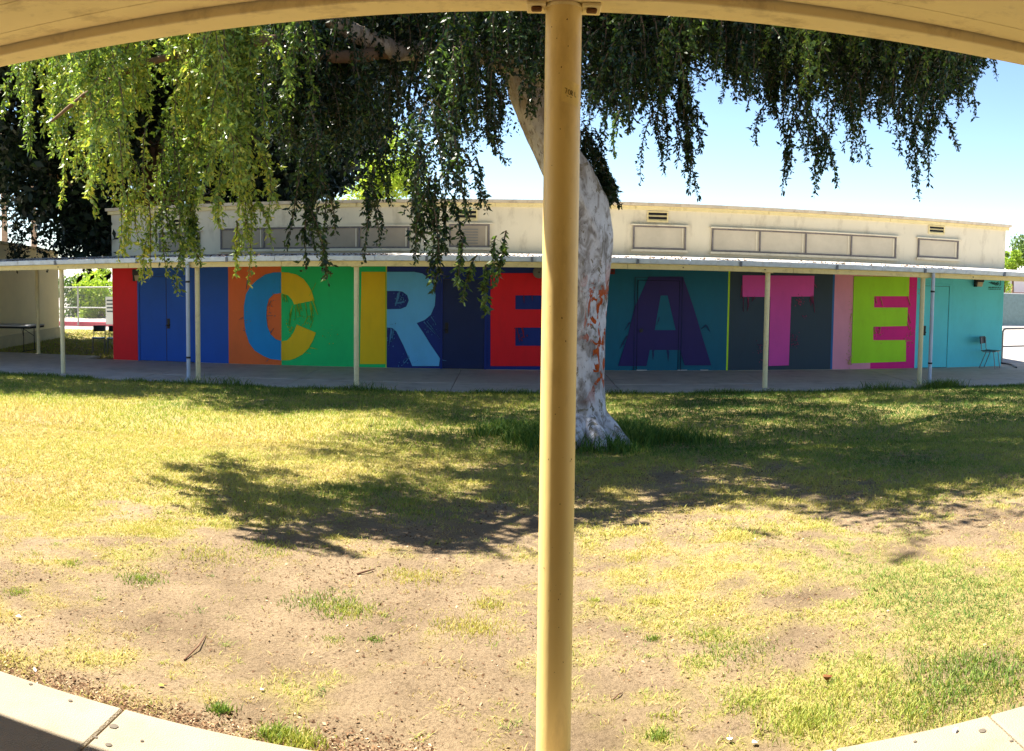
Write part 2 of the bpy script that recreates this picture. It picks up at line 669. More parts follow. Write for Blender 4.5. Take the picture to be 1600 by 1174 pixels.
def letter(polys, colr, label):
    b = MB()
    for p in polys:
        b.prism_y(wpoly(p), L_L, DW - 0.001)
    o = b.build('painted_letter', colr, bld)
    o['label'] = label
    return o


C_BLUE = [(439.6, 425.4), (427.7, 425.9), (414.8, 429.1), (401.8, 438), (392, 447), (384.8, 459.9), (381.6, 477.7), (381.6, 497),
          (384, 518), (389.7, 536), (398.6, 548), (411.5, 556), (422.9, 561), (439.6, 563), (439.6, 533), (431, 530.3), (422.9, 522.2),
          (418, 510), (416.4, 494), (417.2, 479.3), (420.4, 467.2), (427.7, 459.9), (439.6, 458)]
C_TOP = [(439.8, 425.4), (450.4, 426.2), (463.3, 429.1), (474.7, 436.4), (482.7, 447), (487.6, 456.7), (491.2, 469.6), (460, 476),
         (456.8, 468.8), (450.4, 461.5), (439.8, 458)]
C_BOT = [(464, 507.3), (493.8, 520), (489, 532.7), (482.7, 544), (473, 553.8), (461.7, 560), (453.6, 562.7), (439.8, 563),
         (439.8, 533.5), (448.8, 532), (455, 526), (460, 517.4)]
letter([C_BLUE], paint('c_blue', 0, 108, 166), 'blue left half of the letter C')
letter([C_TOP], paint('sun_yellow', 240, 200, 2), 'yellow upper arm of the letter C')
letter([C_BOT], paint('sun_yellow', 240, 200, 2), 'yellow lower arm of the letter C')
letter([[(565.2, 425), (602.4, 425), (602.4, 568.9), (562.6, 568.9)]], paint('sun_yellow', 240, 200, 2), 'yellow upright of the letter R')
R_B = [(604.6, 425), (647, 425), (660, 427.5), (669.8, 434.8), (677, 445.3), (680.8, 461.5), (679.5, 477.7), (673, 492.3), (663.3, 500.4),
       (651, 504.9), (661.7, 520.6), (673, 539), (687.6, 560.3), (686, 572), (644.4, 572), (631, 540.8), (619.6, 518), (613, 512.5),
       (604.6, 511.7), (604.6, 483.4), (626, 482.9), (635, 479.3), (639, 469.6), (636.6, 461.5), (629.3, 455.9), (621, 454.7), (604.6, 454.7)]
letter([R_B], paint('sky_blue', 92, 172, 220), 'light blue bowl and leg of the letter R')
E_R = [(766.5, 427), (892, 427), (892, 461.7), (805.2, 461.7), (805.2, 483.5), (880, 483.5), (880, 512), (805.2, 512), (805.2, 540.5),
       (892, 540.5), (892, 572), (766.5, 572)]
letter([E_R], paint('red', 196, 8, 24), 'red letter E')
A_L = [(1013.3, 432.4), (1038, 432.4), (1038, 462), (1032, 462), (1022.6, 516), (1038, 516), (1038, 547), (1015, 547), (1009.9, 572),
       (965.6, 572), (981, 524.4), (991, 481.8)]
A_R = [(1038.02, 432.4), (1067, 432.4), (1084.9, 485), (1100, 536), (1111, 571), (1069.5, 571), (1062.4, 547), (1038.02, 547),
       (1038.02, 516), (1055.5, 516), (1043, 462), (1038.02, 462)]
letter([A_L, A_R], paint('purple', 50, 36, 112), 'dark purple letter A across the door')
T_P = [(1160, 430.3), (1272, 431.2), (1270.8, 463.4), (1235.8, 463.7), (1232, 570.9), (1200.4, 572), (1203.5, 464), (1160, 464)]
letter([T_P], paint('pink', 208, 72, 160), 'pink letter T')
E_G = [(1334, 431.9), (1420.3, 432.7), (1419.5, 463), (1365.3, 463), (1365, 480.8), (1417.9, 480.8), (1416.6, 509.4), (1364, 510.7),
       (1363.7, 531.8), (1415, 531.4), (1414.7, 565), (1329.7, 567.9)]
letter([E_G], paint('lime', 154, 212, 24), 'lime green last letter E')


# paint drips and splatters: thin blobs of paint on the wall
def streak(b, px0, py0, px1, py1, w0, w1, y):
    p0, p1 = W(px0, py0), W(px1, py1)
    dx, dz = p1[0] - p0[0], p1[1] - p0[1]
    L = math.hypot(dx, dz) or 1e-6
    nx, nz = -dz / L, dx / L
    n = 5
    lpts, rpts = [], []
    for i in range(n + 1):
        t = i / n
        w = (w0 + (w1 - w0) * t) * random.uniform(0.5, 1.3) * 0.5
        c = (p0[0] + dx * t + random.uniform(-1, 1) * w * .5, p0[1] + dz * t)
        lpts.append((c[0] + nx * w, c[1] + nz * w))
        rpts.append((c[0] - nx * w, c[1] - nz * w))
    b.prism_y(lpts + rpts[::-1], y, DW - 0.001)


def splatter(label, colr, items, dots=(), y=L_T):
    b = MB()
    for it in items:
        streak(b, *it, y)
        y -= 0.00003
    for (cx, cy, sx, sy, n, s) in dots:
        for _ in range(n):
            px, py = random.gauss(cx, sx), random.gauss(cy, sy)
            q = W(px, py)
            r = s * random.uniform(0.3, 1.0)
            y -= 0.00003
            b.prism_y([(q[0] + r * math.cos(a * 1.047) * random.uniform(.7, 1.3), q[1] + r * 1.4 * math.sin(a * 1.047) * random.uniform(.7, 1.3)) for a in range(6)], y, DW - 0.001)
    o = b.build('paint_splatter', colr, bld)
    o['kind'] = 'stuff'
    o['label'] = label


def fan(cx, cy, n, spreadx, len0, len1, lean, w):
    out = []
    for _ in range(n):
        x = cx + random.uniform(-spreadx, spreadx)
        L = random.uniform(len0, len1)
        out.append((x, cy + random.uniform(-2, 2), x + random.gauss(lean, 2.0), cy + L, w * random.uniform(.3, .9), 0.002))
    return out


splatter('yellow paint drips on green', paint('drip_yellow', 150, 180, 20),
         fan(476, 474, 11, 13, 8, 28, 3, 0.018) + fan(459, 478, 5, 3, 14, 34, -3, 0.014) + fan(446, 461, 6, 4, 4, 12, 1, 0.016) +
         [(476, 505, 482, 494, .02, .004), (485, 512, 490, 500, .014, .003), (484, 543, 497, 546, .02, .004), (478, 551, 486, 553, .016, .004),
          (488, 468, 497, 492, .03, .004), (484, 462, 494, 442, .012, .002)],
         [(475, 500, 10, 9, 26, 0.012), (452, 515, 3, 6, 14, 0.014), (510, 524, 10, 8, 10, 0.010)])
splatter('blue paint drips on orange', paint('drip_blue', 96, 92, 110),
         [(387, 438, 385, 452, .02, .006), (417, 494, 427, 493, .016, .004), (420, 478, 424, 470, .016, .003), (423, 520, 428, 513, .02, .004),
          (380, 496, 374, 500, .014, .003), (420, 562, 416, 565, .02, .004)], [(425, 478, 4, 9, 12, 0.010), (385, 500, 5, 14, 10, .010)])
splatter('light blue scraped paint in navy', paint('scrape_blue', 60, 120, 170),
         [(625, 456, 618, 478, .05, .02), (622, 458, 619, 472, .03, .01), (618, 474, 632, 472, .04, .02), (612, 514, 608, 540, .05, .004),
          (616, 514, 612, 535, .03, .003), (662, 503, 680, 522, .02, .004), (674, 495, 682, 508, .02, .004), (667, 502, 688, 530, .012, .002),
          (640, 558, 628, 572, .03, .004), (688, 562, 698, 564, .02, .003), (676, 433, 680, 420, .02, .004)],
         [(626, 468, 5, 7, 40, 0.014), (611, 526, 4, 10, 30, 0.013), (674, 512, 7, 8, 24, 0.010), (636, 562, 7, 6, 24, 0.010)])
splatter('red paint drips in navy', paint('drip_red', 120, 14, 36),
         [(818, 461, 819, 474, .03, .004), (831, 461, 832, 470, .02, .004), (816, 512, 819, 528, .05, .02), (808, 513, 812, 535, .02, .01)],
         [(813, 525, 6, 8, 16, 0.016)])
splatter('dark purple paint feathering beside the A', paint('drip_purple', 24, 44, 88),
         [(984, 504, 976, 516, .03, .004), (980, 525, 970, 540, .04, .004), (975, 536, 968, 545, .03, .004), (1103, 508, 1096, 514, .03, .01),
          (1103, 508, 1109, 518, .03, .004), (1020, 547, 1020, 562, .05, .02), (1043, 547, 1044, 565, .06, .01), (1030, 496, 1026, 508, .03, .01)])
splatter('pink paint drips on charcoal', paint('drip_pink', 150, 56, 100),
         fan(1166, 464, 7, 5, 6, 26, -2, 0.012) + fan(1178, 464, 3, 3, 3, 8, 0, 0.014) + fan(1269, 462, 6, 2.5, 8, 30, 2, 0.014) +
         [(1159, 446, 1157, 466, .016, .004), (1272, 444, 1276, 450, .03, .004), (1236, 466, 1235, 480, .014, .004)],
         [(1249, 470, 4, 4, 20, 0.016), (1240, 530, 4, 8, 34, 0.009), (1188, 548, 4, 8, 20, 0.009), (1255, 496, 2, 2, 5, .012)])
splatter('lime scraped paint on magenta', paint('scrape_lime', 176, 120, 84),
         [(1367, 464, 1370, 475, .02, .006), (1375, 465, 1379, 478, .03, .006), (1418, 463, 1422, 478, .03, .006), (1366, 512, 1366, 522, .03, .006),
          (1375, 511, 1374, 520, .03, .006), (1417, 503, 1421, 516, .03, .004), (1414, 533, 1424, 532, .05, .01), (1419, 490, 1422, 505, .02, .004)],
         [(1371, 520, 5, 5, 24, 0.010), (1421, 524, 4, 8, 24, 0.010), (1431, 450, 3, 8, 8, .008)])
splatter('lime overspray on salmon', paint('over_lime', 196, 170, 110),
         [(1331, 490, 1328, 500, .03, .01), (1330, 555, 1326, 570, .03, .01)], [(1327, 560, 2.5, 10, 40, .010), (1329, 500, 2.0, 20, 40, .009)])


# ---- doors
def door(px0, px1, pyt, colr, lab, seams=(), frame=None, handle=None, hcol=M_dark, y=L_D):
    x0, x1 = xw(px0), xw(px1)
    zt = W((px0 + px1) / 2, pyt)[1]
    zb = FLOOR + 0.012
    ed = [x0] + [xw(s) for s in seams] + [x1]
    for i in range(len(ed) - 1):
        d = MB().box(ed[i] + 0.007, ed[i + 1] - 0.007, y, DW - 0.005, zb, zt - 0.007).build('door', colr, bld, bevel=0.003)
        d['label'] = lab
        if i == 0 or (handle and len(ed) > 2):
            hx = handle
        if handle and xw(handle[0]) >= ed[i] and xw(handle[0]) <= ed[i + 1]:
            hx, hz = W(*handle)
            b = MB().box(hx - 0.035, hx + 0.035, y - 0.012, y + 0.001, hz - 0.10, hz + 0.14)
            b.tube([(hx, y - 0.012, hz - 0.02), (hx, y - 0.06, hz - 0.02)], 0.022, 10)
            b.tube([(hx - .05, y - 0.055, hz - 0.02), (hx + .02, y - 0.055, hz - 0.02)], 0.012, 8)
            b.build('handle', hcol, d)
    fw = 0.055
    fr = MB()
    fr.box(x0 - fw, x0 - 0.002, y - 0.014, DW - 0.003, FLOOR + 0.002, zt + fw)
    fr.box(x1 + 0.002, x1 + fw, y - 0.014, DW - 0.003, FLOOR + 0.002, zt + fw)
    fr.box(x0 - 0.002, x1 + 0.002, y - 0.014, DW - 0.003, zt + 0.002, zt + fw)
    fr.build('door_frame', frame or colr, bld, bevel=0.004)
    MB().box(x0 + .0, x1 - .0, y + 0.004, DW - 0.003, FLOOR + 0.004, zt).build('door_gap', M_joint, bld)
    return zt


M_navydoor = mat('navy_black_door', S(22, 40, 86), 0.5, 0.1, 2)
door(219, 303, 432, paint('blue', 8, 62, 140), 'blue double door leaf', seams=(260.5,), handle=(264, 507))
door(692, 757, 437, M_navydoor, 'near black navy door', frame=paint('navy', 6, 34, 104), handle=(698, 514))
door(1441, 1481, 447, paint('aqua', 84, 192, 208), 'aqua door beside the downpipe', handle=(1443.5, 518))

# the door under the letter A: seam, frame and knob drawn by thin raised trim over the paint
ax0, ax1, azt = xw(996), xw(1060), W(1028, 439)[1]
dA = MB().box(ax0, ax1, DW - 0.018, DW - 0.006, FLOOR + 0.01, azt).build('door', paint('petrol', 0, 88, 112), bld)
dA['label'] = 'door painted over with the letter A'
fr = MB()
for (a, b_, c, d) in ((ax0 - 0.012, ax0, FLOOR + .01, azt), (ax1, ax1 + 0.012, FLOOR + .01, azt), (ax0 - 0.012, ax1 + 0.012, azt + .0005, azt + 0.012)):
    fr.box(a, b_, DW - 0.026, DW - 0.006, c, d)
fr.build('door_gap', mat('door_gap_dark', S(14, 22, 44), 0.8), bld)
fr = MB()
fr.box(ax0 - 0.075, ax0 - 0.066, DW - 0.034, DW - 0.006, FLOOR + .005, azt + .066)
fr.box(ax1 + 0.066, ax1 + 0.075, DW - 0.034, DW - 0.006, FLOOR + .005, azt + .066)
fr.box(ax0 - 0.075, ax1 + 0.075, DW - 0.034, DW - 0.006, azt + .0665, azt + .076)
fr.build('door_frame', mat('door_frame_shade', S(30, 44, 84), 0.6), bld)
hx, hz = W(1001.5, 516.5)
b = MB().tube([(hx, DW - 0.024, hz), (hx, DW - 0.04, hz), (hx, DW - 0.05, hz), (hx, DW - 0.085, hz)], [0.045, 0.045, 0.022, 0.032], 14)
b.build('handle', mat('tarnished_knob', S(60, 60, 70), .5), dA, smooth=True)
for (p0, p1) in ((996, 1012), (1060, 1075), (1096, 1108)):
    MB().box(xw(p0), xw(p1), DW - 0.03, DW - 0.005, FLOOR + 0.003, FLOOR + 0.02).build('chipped_plaster', mat('chipped_plaster', S(215, 210, 205), 0.9), bld)


# ---- clerestory windows and vents
def window(px0, px1, pyt, pyb, divs, scr, lab):
    xm = (px0 + px1) / 2
    x0, x1 = xw(px0, pyt), xw(px1, pyb)
    zt, zb = W(xm, pyt)[1], W(xm, pyb)[1]
    ed = [x0] + [xw(d, pyt) for d in divs] + [x1]
    root = None
    fb = MB()
    y0, y1 = DW - 0.055, DW - 0.001
    f = 0.034
    fb.box(x0, x1, y0, y1, zt - f, zt)
    fb.box(x0, x1, y0, y1, zb, zb + f)
    for i, e in enumerate(ed):
        a = e if i == 0 else (e - f if i == len(ed) - 1 else e - f / 2)
        fb.box(a, a + f, y0 + 0.002, y1, zb + f + 0.0005, zt - f - 0.0005)
    w = fb.build('window', M_wframe, bld, bevel=0.003)
    w['label'] = lab
    for i in range(len(ed) - 1):
        MB().box(ed[i] + f * .5, ed[i + 1] - f * .5, DW - 0.022, DW - 0.002, zb + f * .5, zt - f * .5).build('pane', scr, w)
        # inner stop on the right side of every pane
        MB().box(ed[i + 1] - f - 0.055, ed[i + 1] - f - 0.03, DW - 0.036, DW - 0.003, zb + f + .002, zt - f - .002).build('stop_bead', M_cream, w)
    MB().box(x0 - 0.05, x1 + 0.06, DW - 0.085, DW - 0.001, zt + 0.003, zt + 0.035).build('hood', M_cream, w, bevel=0.004)
    MB().box(x0 - 0.04, x1 + 0.04, DW - 0.09, DW - 0.001, zb - 0.06, zb - 0.003).build('sill', M_cream, w, bevel=0.004)


window(249, 313, 363, 394, (), M_screen_shaded, 'small clerestory window behind hanging leaves')
window(345, 640, 355, 388.5, (413, 486, 562), M_screen_shaded, 'row of four shaded clerestory windows')
window(702, 765, 350.5, 386.5, (), M_screen_shaded, 'clerestory window with a louvre behind the foliage')
window(989, 1071, 353.5, 390, (), M_screen, 'beige screened clerestory window right of the trunk')
window(1112, 1399, 363, 398, (1187, 1259, 1330), M_screen, 'row of four beige clerestory windows')
window(1434, 1496, 374.5, 403.5, (), M_screen, 'rightmost beige clerestory window')
# louvre slats inside the window behind the foliage
b = MB()
lx0, lx1 = xw(722, 370), xw(747, 370)
for i in range(6):
    z = W(735, 358 + i * 4.3)[1]
    b.box(lx0, lx1, DW - 0.045, DW - 0.024, z - 0.02, z)
b.build('louvre', mat('louvre_metal', S(120, 118, 112), 0.5), bld)


def vent(px0, px1, pyt, pyb):
    x0, x1 = xw(px0, pyt), xw(px1, pyb)
    zt, zb = W((px0 + px1) / 2, pyt)[1], W((px0 + px1) / 2, pyb)[1]
    b = MB()
    f = 0.025
    b.box(x0 - f, x1 + f, DW - 0.03, DW - 0.001, zt, zt + f)
    b.box(x0 - f, x1 + f, DW - 0.03, DW - 0.001, zb - f, zb)
    b.box(x0 - f, x0, DW - 0.03, DW - 0.001, zb + .0005, zt - .0005)
    b.box(x1, x1 + f, DW - 0.03, DW - 0.001, zb + .0005, zt - .0005)
    v = b.build('vent', M_cream2, bld)
    MB().box(x0 + .001, x1 - .001, DW - 0.006, DW - 0.0012, zb + .001, zt - .001).build('vent_dark_panel', mat('vent_shade_black', (0.012, 0.012, 0.014), 0.9), v)  # flat black panel on solid wall, darkness inside the vent painted
    h = zt - zb
    for k in range(2):
        za = zt - h * (0.36 + 0.5 * k)
        MB().hexa([(x0 + .002, DW - 0.028, za - h * .14), (x1 - .002, DW - 0.028, za - h * .14), (x1 - .002, DW - 0.007, za - h * .02), (x0 + .002, DW - 0.007, za - h * .02),
                   (x0 + .002, DW - 0.028, za - h * .10), (x1 - .002, DW - 0.028, za - h * .10), (x1 - .002, DW - 0.007, za + h * .06), (x0 + .002, DW - 0.007, za + h * .06)]).build('slat', M_cream2, v)


vent(272, 301, 343, 356)
vent(713, 744, 329.5, 343)
vent(1013, 1042, 332.5, 345.5)
vent(1452, 1474, 354.5, 364.5)

# artist's tag in the aqua corner: scribbled signature over two lines of small lettering
M_ink = mat('tag_ink', S(10, 70, 76), 0.6, 0.1, 5)


def ink_line(b, pts, w, y):
    for i in range(len(pts) - 1):
        p0, p1 = W(*pts[i]), W(*pts[i + 1])
        dx, dz = p1[0] - p0[0], p1[1] - p0[1]
        L = math.hypot(dx, dz) or 1e-6
        nx, nz = -dz / L * w / 2, dx / L * w / 2
        b.prism_y([(p0[0] + nx, p0[1] + nz), (p1[0] + nx, p1[1] + nz), (p1[0] - nx, p1[1] - nz), (p0[0] - nx, p0[1] - nz)], y - 0.00005 * i, DW - 0.003)


b = MB()
ink_line(b, [(1544.5, 442), (1548.5, 441.2), (1547.5, 443.5), (1550, 440), (1549.5, 444), (1552, 440.5), (1551.5, 445), (1554, 440.5), (1553.5, 445.5),
             (1556.5, 441), (1555.5, 446.5), (1559, 440.5), (1557.5, 446.5), (1561, 442), (1560.5, 446), (1563.5, 445.5), (1563, 440), (1563.3, 437.5)], 0.016, L_P - 0.004)
ink_line(b, [(1549, 443), (1556, 444.3), (1560, 440.3)], 0.02, L_P - 0.006)
b.build('signature', M_ink, bld)
b = MB()
for row, (py, h) in enumerate(((449.2, 1.8), (451.9, 1.5))):
    px = 1544.3
    while px < 1563.6:
        wd = random.uniform(0.55, 1.05)
        x0, x1 = xw(px, py), xw(px + wd, py)
        z = W(px, py)[1]
        hh = h / F * 21.0
        b.box(x0, x1, L_P - 0.003, DW - 0.002, z - hh / 2, z + hh / 2)
        px += wd + random.choice((0.25, 0.25, 0.25, 0.8))
b.build('small_lettering', M_ink, bld)

# ================================================================== FAR CANOPY
GY = edge_y + 0.22
PY_ = GY + 0.22                       # post line
GT, GB, BB = at_y(700, 399.7, GY).z, at_y(700, 408.4, GY).z, at_y(700, 416.8, GY + .1).z
CX0, CX1 = -13.9, 21.0
can = thing('walkway_canopy', (0, PY_, FLOOR), 'long flat roofed walkway canopy on cream posts with grey gutter', 'canopy')
zr = CANZ + 0.0
rt = MB()
rt.hexa([(CX0, GY + 0.02, GT - 0.05), (CX1, GY + 0.02, GT - 0.05), (CX1, DW - 0.002, zr - 0.05), (CX0, DW - 0.002, zr - 0.05),
         (CX0, GY + 0.02, GT - 0.005), (CX1, GY + 0.02, GT - 0.005), (CX1, DW - 0.002, zr), (CX0, DW - 0.002, zr)])
rt.build('roof', mat('weathered_roofing', S(186, 180, 172), 0.85, 0.25, 3, 0.3, 30, stain=S(70, 60, 52), stain_scale=3.0, stain_amt=0.8), can)
# canopy carries on behind, left of the building
MB().box(CX0, XL - 0.02, DW + 0.002, 19.3, zr - 0.09, zr - 0.002).build('roof_extension', mat('weathered_roofing', (0, 0, 0)), can)
gx = CX0
k = 0
while gx < CX1:
    ln = 0.95 if gx < 1 else 0.97
    b = MB()
    x0, x1 = gx + 0.004, gx + ln - 0.004
    b.hexa([(x0, GY - 0.085, GB + .01), (x1, GY - 0.085, GB + .01), (x1, GY + 0.015, GB), (x0, GY + 0.015, GB),
            (x0, GY - 0.11, GT + 0.004 * math.sin(k * 2.1)), (x1, GY - 0.11, GT + 0.004 * math.sin(k * 2.1)), (x1, GY + 0.015, GT), (x0, GY + 0.015, GT)])
    b.build('gutter_section', M_gutter, can, bevel=0.004)
    if k % 2 == 0:
        b = MB().box(x1 - 0.02, x1 + 0.025, GY - 0.118, GY - 0.09, GB - 0.004, GT - 0.01)
        b.build('gutter_strap', mat('gutter_strap_grey', S(110, 116, 124), 0.5), can)
    gx += ln
    k += 1
for i in range(11):
    x0 = CX0 + i * 3.2
    MB().box(x0 + .003, min(x0 + 3.2, CX1) - .003, GY + 0.02, GY + 0.16, BB, GB + 0.012).build('beam', M_cream2, can, bevel=0.005)
# rafters under the roof
x = CX0 + 0.5
while x < CX1:
    MB().hexa([(x, GY + .17, GB - .03), (x + .06, GY + .17, GB - .03), (x + .06, DW - .01, zr - .2), (x, DW - .01, zr - .2),
               (x, GY + .17, GT - .055), (x + .06, GY + .17, GT - .055), (x + .06, DW - .01, zr - .055), (x, DW - .01, zr - .055)]).build('rafter', M_cream2, can)
    x += 1.6


def post(x, y, zt, r=0.05, base=FLOOR):
    b = MB().tube([(x, y, base), (x, y, zt)], r, 16)
    p = b.build('post', M_post, can, smooth=True)
    MB().box(x - 0.09, x + 0.09, y - 0.06, y + 0.06, zt - 0.012, zt - 0.0005).build('post_cap', M_post, p)
    return p


posts = []
for px in (97.5, 309, 557, 872, 1197.5, 1439.5):
    x = at_y(px, 510, PY_).x
    post(x, PY_, BB)
    posts.append(x)
for x in (posts[0] - 3.3, posts[-1] + 3.4, posts[-1] + 6.8):
    post(x, PY_, BB)
rx = at_y(59, 490, 18.9)
post(rx.x, 18.9, zr - 0.1)
MB().box(CX0, XL - .05, 18.83, 18.97, zr - 0.17, zr - 0.092).build('rear_beam', M_cream2, can)


def downpipe(x, y):
    b = MB().tube([(x, y, GB + 0.01), (x, y, BB - 0.3), (x, y, FLOOR + 0.10), (x, y - 0.03, FLOOR + 0.05), (x, y - 0.09, FLOOR + 0.035)], 0.04, 12)
    d = b.build('downpipe', mat('downpipe_metal', S(168, 178, 194), 0.4, 0.1, 6, spec=0.5), can, smooth=True)
    for z in (BB - 0.3, FLOOR + 0.45):
        MB().tube([(x, y, z), (x, y, z + 0.035)], 0.047, 12).build('strap', M_dark, d)


downpipe(posts[1] - 0.105, GY - 0.03)
downpipe(posts[5] + 0.105, GY - 0.03)
for px in (1196, 1068, 1522, 90):        # bolts on the beam
    x = at_y(px, 412, GY).x
    MB().tube([(x, GY + 0.021, BB + .05), (x, GY + 0.008, BB + .05)], 0.012, 8).build('bolt', M_dark, can)
# dry leaves collected along the gutter edge
vv = []
for _ in range(2600):
    t = abs(random.gauss(0, 0.16))
    x = random.uniform(-11.5, 13.5)
    if fbm(np.array([x]), np.array([0.0]), 0.8, 77)[0] < 0.42:
        continue
    y = GY + 0.03 + t * 3.0
    z = GT + (zr - GT) * (y - GY) / (DW - GY) + random.uniform(0, 0.03)
    a = random.uniform(0, 6.28)
    s_ = random.uniform(0.015, 0.035)
    u = Vector((math.cos(a), math.sin(a), random.uniform(-.6, .6))) * s_
    w = Vector((-math.sin(a), math.cos(a), random.uniform(-.4, .4))) * s_ * .6
    c = Vector((x, y, z))
    vv.append([c - u, c + w, c + u, c - w])
vv = np.array(vv)
o = np_mesh('leaf_litter', vv, 4, mat('dry_leaf_litter', S(104, 76, 56), 0.9, 0.4, 9), can, kind='stuff')


# ---- wall lamps
def wall_lamp(px0, px1, pyt, pyb, label):
    xa, xb = xw(px0, pyt), xw(px1, pyt)
    zt, zb = W((px0 + px1) / 2, pyt)[1], W((px0 + px1) / 2, pyb)[1]
    xm = (xa + xb) / 2
    t = thing('wall_lamp', (xm, DW, zb), label, 'lamp', 'lamps on the painted wall')
    h = zt - zb
    MB().box(xa, xb, DW - 0.16, DW - 0.024, zb + h * .5, zt).build('housing', M_dark, t, bevel=0.012)
    MB().box(xa, xa + (xb - xa) * .22, DW - 0.13, DW - 0.024, zb, zb + h * .498).build('side_shield', M_dark, t, bevel=0.006)
    MB().hexa([(xa + (xb - xa) * .24, DW - 0.09, zb + .01), (xb - .02, DW - 0.09, zb + .01), (xb - .02, DW - 0.026, zb + .01), (xa + (xb - xa) * .24, DW - 0.026, zb + .01),
               (xa + (xb - xa) * .24, DW - 0.14, zb + h * .495), (xb - .01, DW - 0.14, zb + h * .495), (xb - .01, DW - 0.026, zb + h * .495), (xa + (xb - xa) * .24, DW - 0.026, zb + h * .495)]).build(
        'lens', mat('frosted_lens', S(190, 176, 150), 0.3, 0.1, 10), t, bevel=0.006)


wall_lamp(210.5, 221, 421, 439.5, 'black wall lamp between the red and blue panels')
wall_lamp(1521, 1533.5, 432.5, 448.5, 'black wall lamp high on the aqua panel')
bx, bz = W(842, 425.5)
bell = thing('round_bell', (bx, DW, bz - .13), 'round grey alarm bell above the red letter E', 'bell')
MB().tube([(bx, DW - 0.026, bz), (bx, DW - 0.06, bz), (bx, DW - 0.075, bz), (bx, DW - 0.10, bz), (bx, DW - 0.115, bz)], [0.06, 0.06, 0.135, 0.125, 0.06], 24).build('gong', mat('bell_grey', S(120, 120, 112), 0.5), bell, smooth=True)
MB().tube([(bx, DW - 0.115, bz), (bx, DW - 0.125, bz)], 0.018, 8).build('screw', M_dark, bell)
ax, az = W(956.5, 423.5)
al = thing('alarm_box', (ax, DW, az - .07), 'small dark red box on the wall above the dark teal panel', 'alarm')
MB().box(ax - .055, ax + .055, DW - .06, DW - .006, az - .07, az + .07).build('cover', mat('alarm_red', S(110, 20, 24), 0.5), al, bevel=0.008)
MB().box(ax - .03, ax + .03, DW - .066, DW - .061, az - .02, az + .02).build('plate', M_dark, al)


# ---- school chairs
def chair(loc, rz, label, h=1.0, seatcol=None):
    t = thing('school_chair', (0, 0, 0), label, 'chair', 'small school chairs')
    sc = seatcol or mat('dark_seat_plastic', S(26, 34, 44), 0.4, 0.1, 6)
    n = 6
    # curved seat
    b = MB()
    for i in range(n):
        a0, a1 = -0.2 + 0.4 * i / n, -0.2 + 0.4 * (i + 1) / n
        z = lambda a: 0.44 + 0.25 * a * a
        b.hexa([(a0, -0.2, z(a0) - .006), (a1, -0.2, z(a1) - .006), (a1, 0.19, z(a1) - .006), (a0, 0.19, z(a0) - .006),
                (a0, -0.2, z(a0) + .012), (a1, -0.2, z(a1) + .012), (a1, 0.19, z(a1) + .012), (a0, 0.19, z(a0) + .012)])
    b.build('seat', sc, t)
    b = MB()
    for i in range(n):
        a0, a1 = -0.19 + 0.38 * i / n, -0.19 + 0.38 * (i + 1) / n
        y = lambda a: 0.245 - 0.9 * a * a
        b.hexa([(a0, y(a0) - .008, .62), (a1, y(a1) - .008, .62), (a1, y(a1) + .008, .62), (a0, y(a0) + .008, .62),
                (a0, y(a0) + .022, .80), (a1, y(a1) + .022, .80), (a1, y(a1) + .038, .80), (a0, y(a0) + .038, .80)])
    b.build('backrest', sc, t)
    for s in (-1, 1):
        MB().tube([(s * .17, .215, .78), (s * .17, .19, .5), (s * .17, .15, .425), (s * .17, -.05, .425)], .011, 8).build('back_frame', M_steel, t, smooth=True)
        MB().tube([(s * .17, -.14, .43), (s * .185, -.2, 0.0)], .011, 8).build('leg', M_steel, t, smooth=True)
        MB().tube([(s * .17, .06, .43), (s * .19, .23, 0.0)], .011, 8).build('leg', M_steel, t, smooth=True)
    MB().tube([(-.17, -.1, .425), (.17, -.1, .425)], .009, 8).build('stretcher', M_steel, t)
    t.location = loc
    t.rotation_euler = (0, 0, rz)
    t.scale = (h, h, h)
    return t


c0 = at_z(1547, 571, FLOOR)
chair((c0.x / c0.y * (DW - .42), DW - 0.42, FLOOR + .003), math.radians(38), 'dark school chair standing by the aqua wall under the lamp')
c1 = at_z(152, 549, FLOOR)
chair((c1.x, c1.y + .1, FLOOR - .05), math.radians(22), 'dark school chair out on the grass, left of the two', 0.92)
chair((c1.x + 0.46, c1.y + .12, FLOOR - .05), math.radians(20), 'dark school chair half hidden behind the red wall end', 0.92)

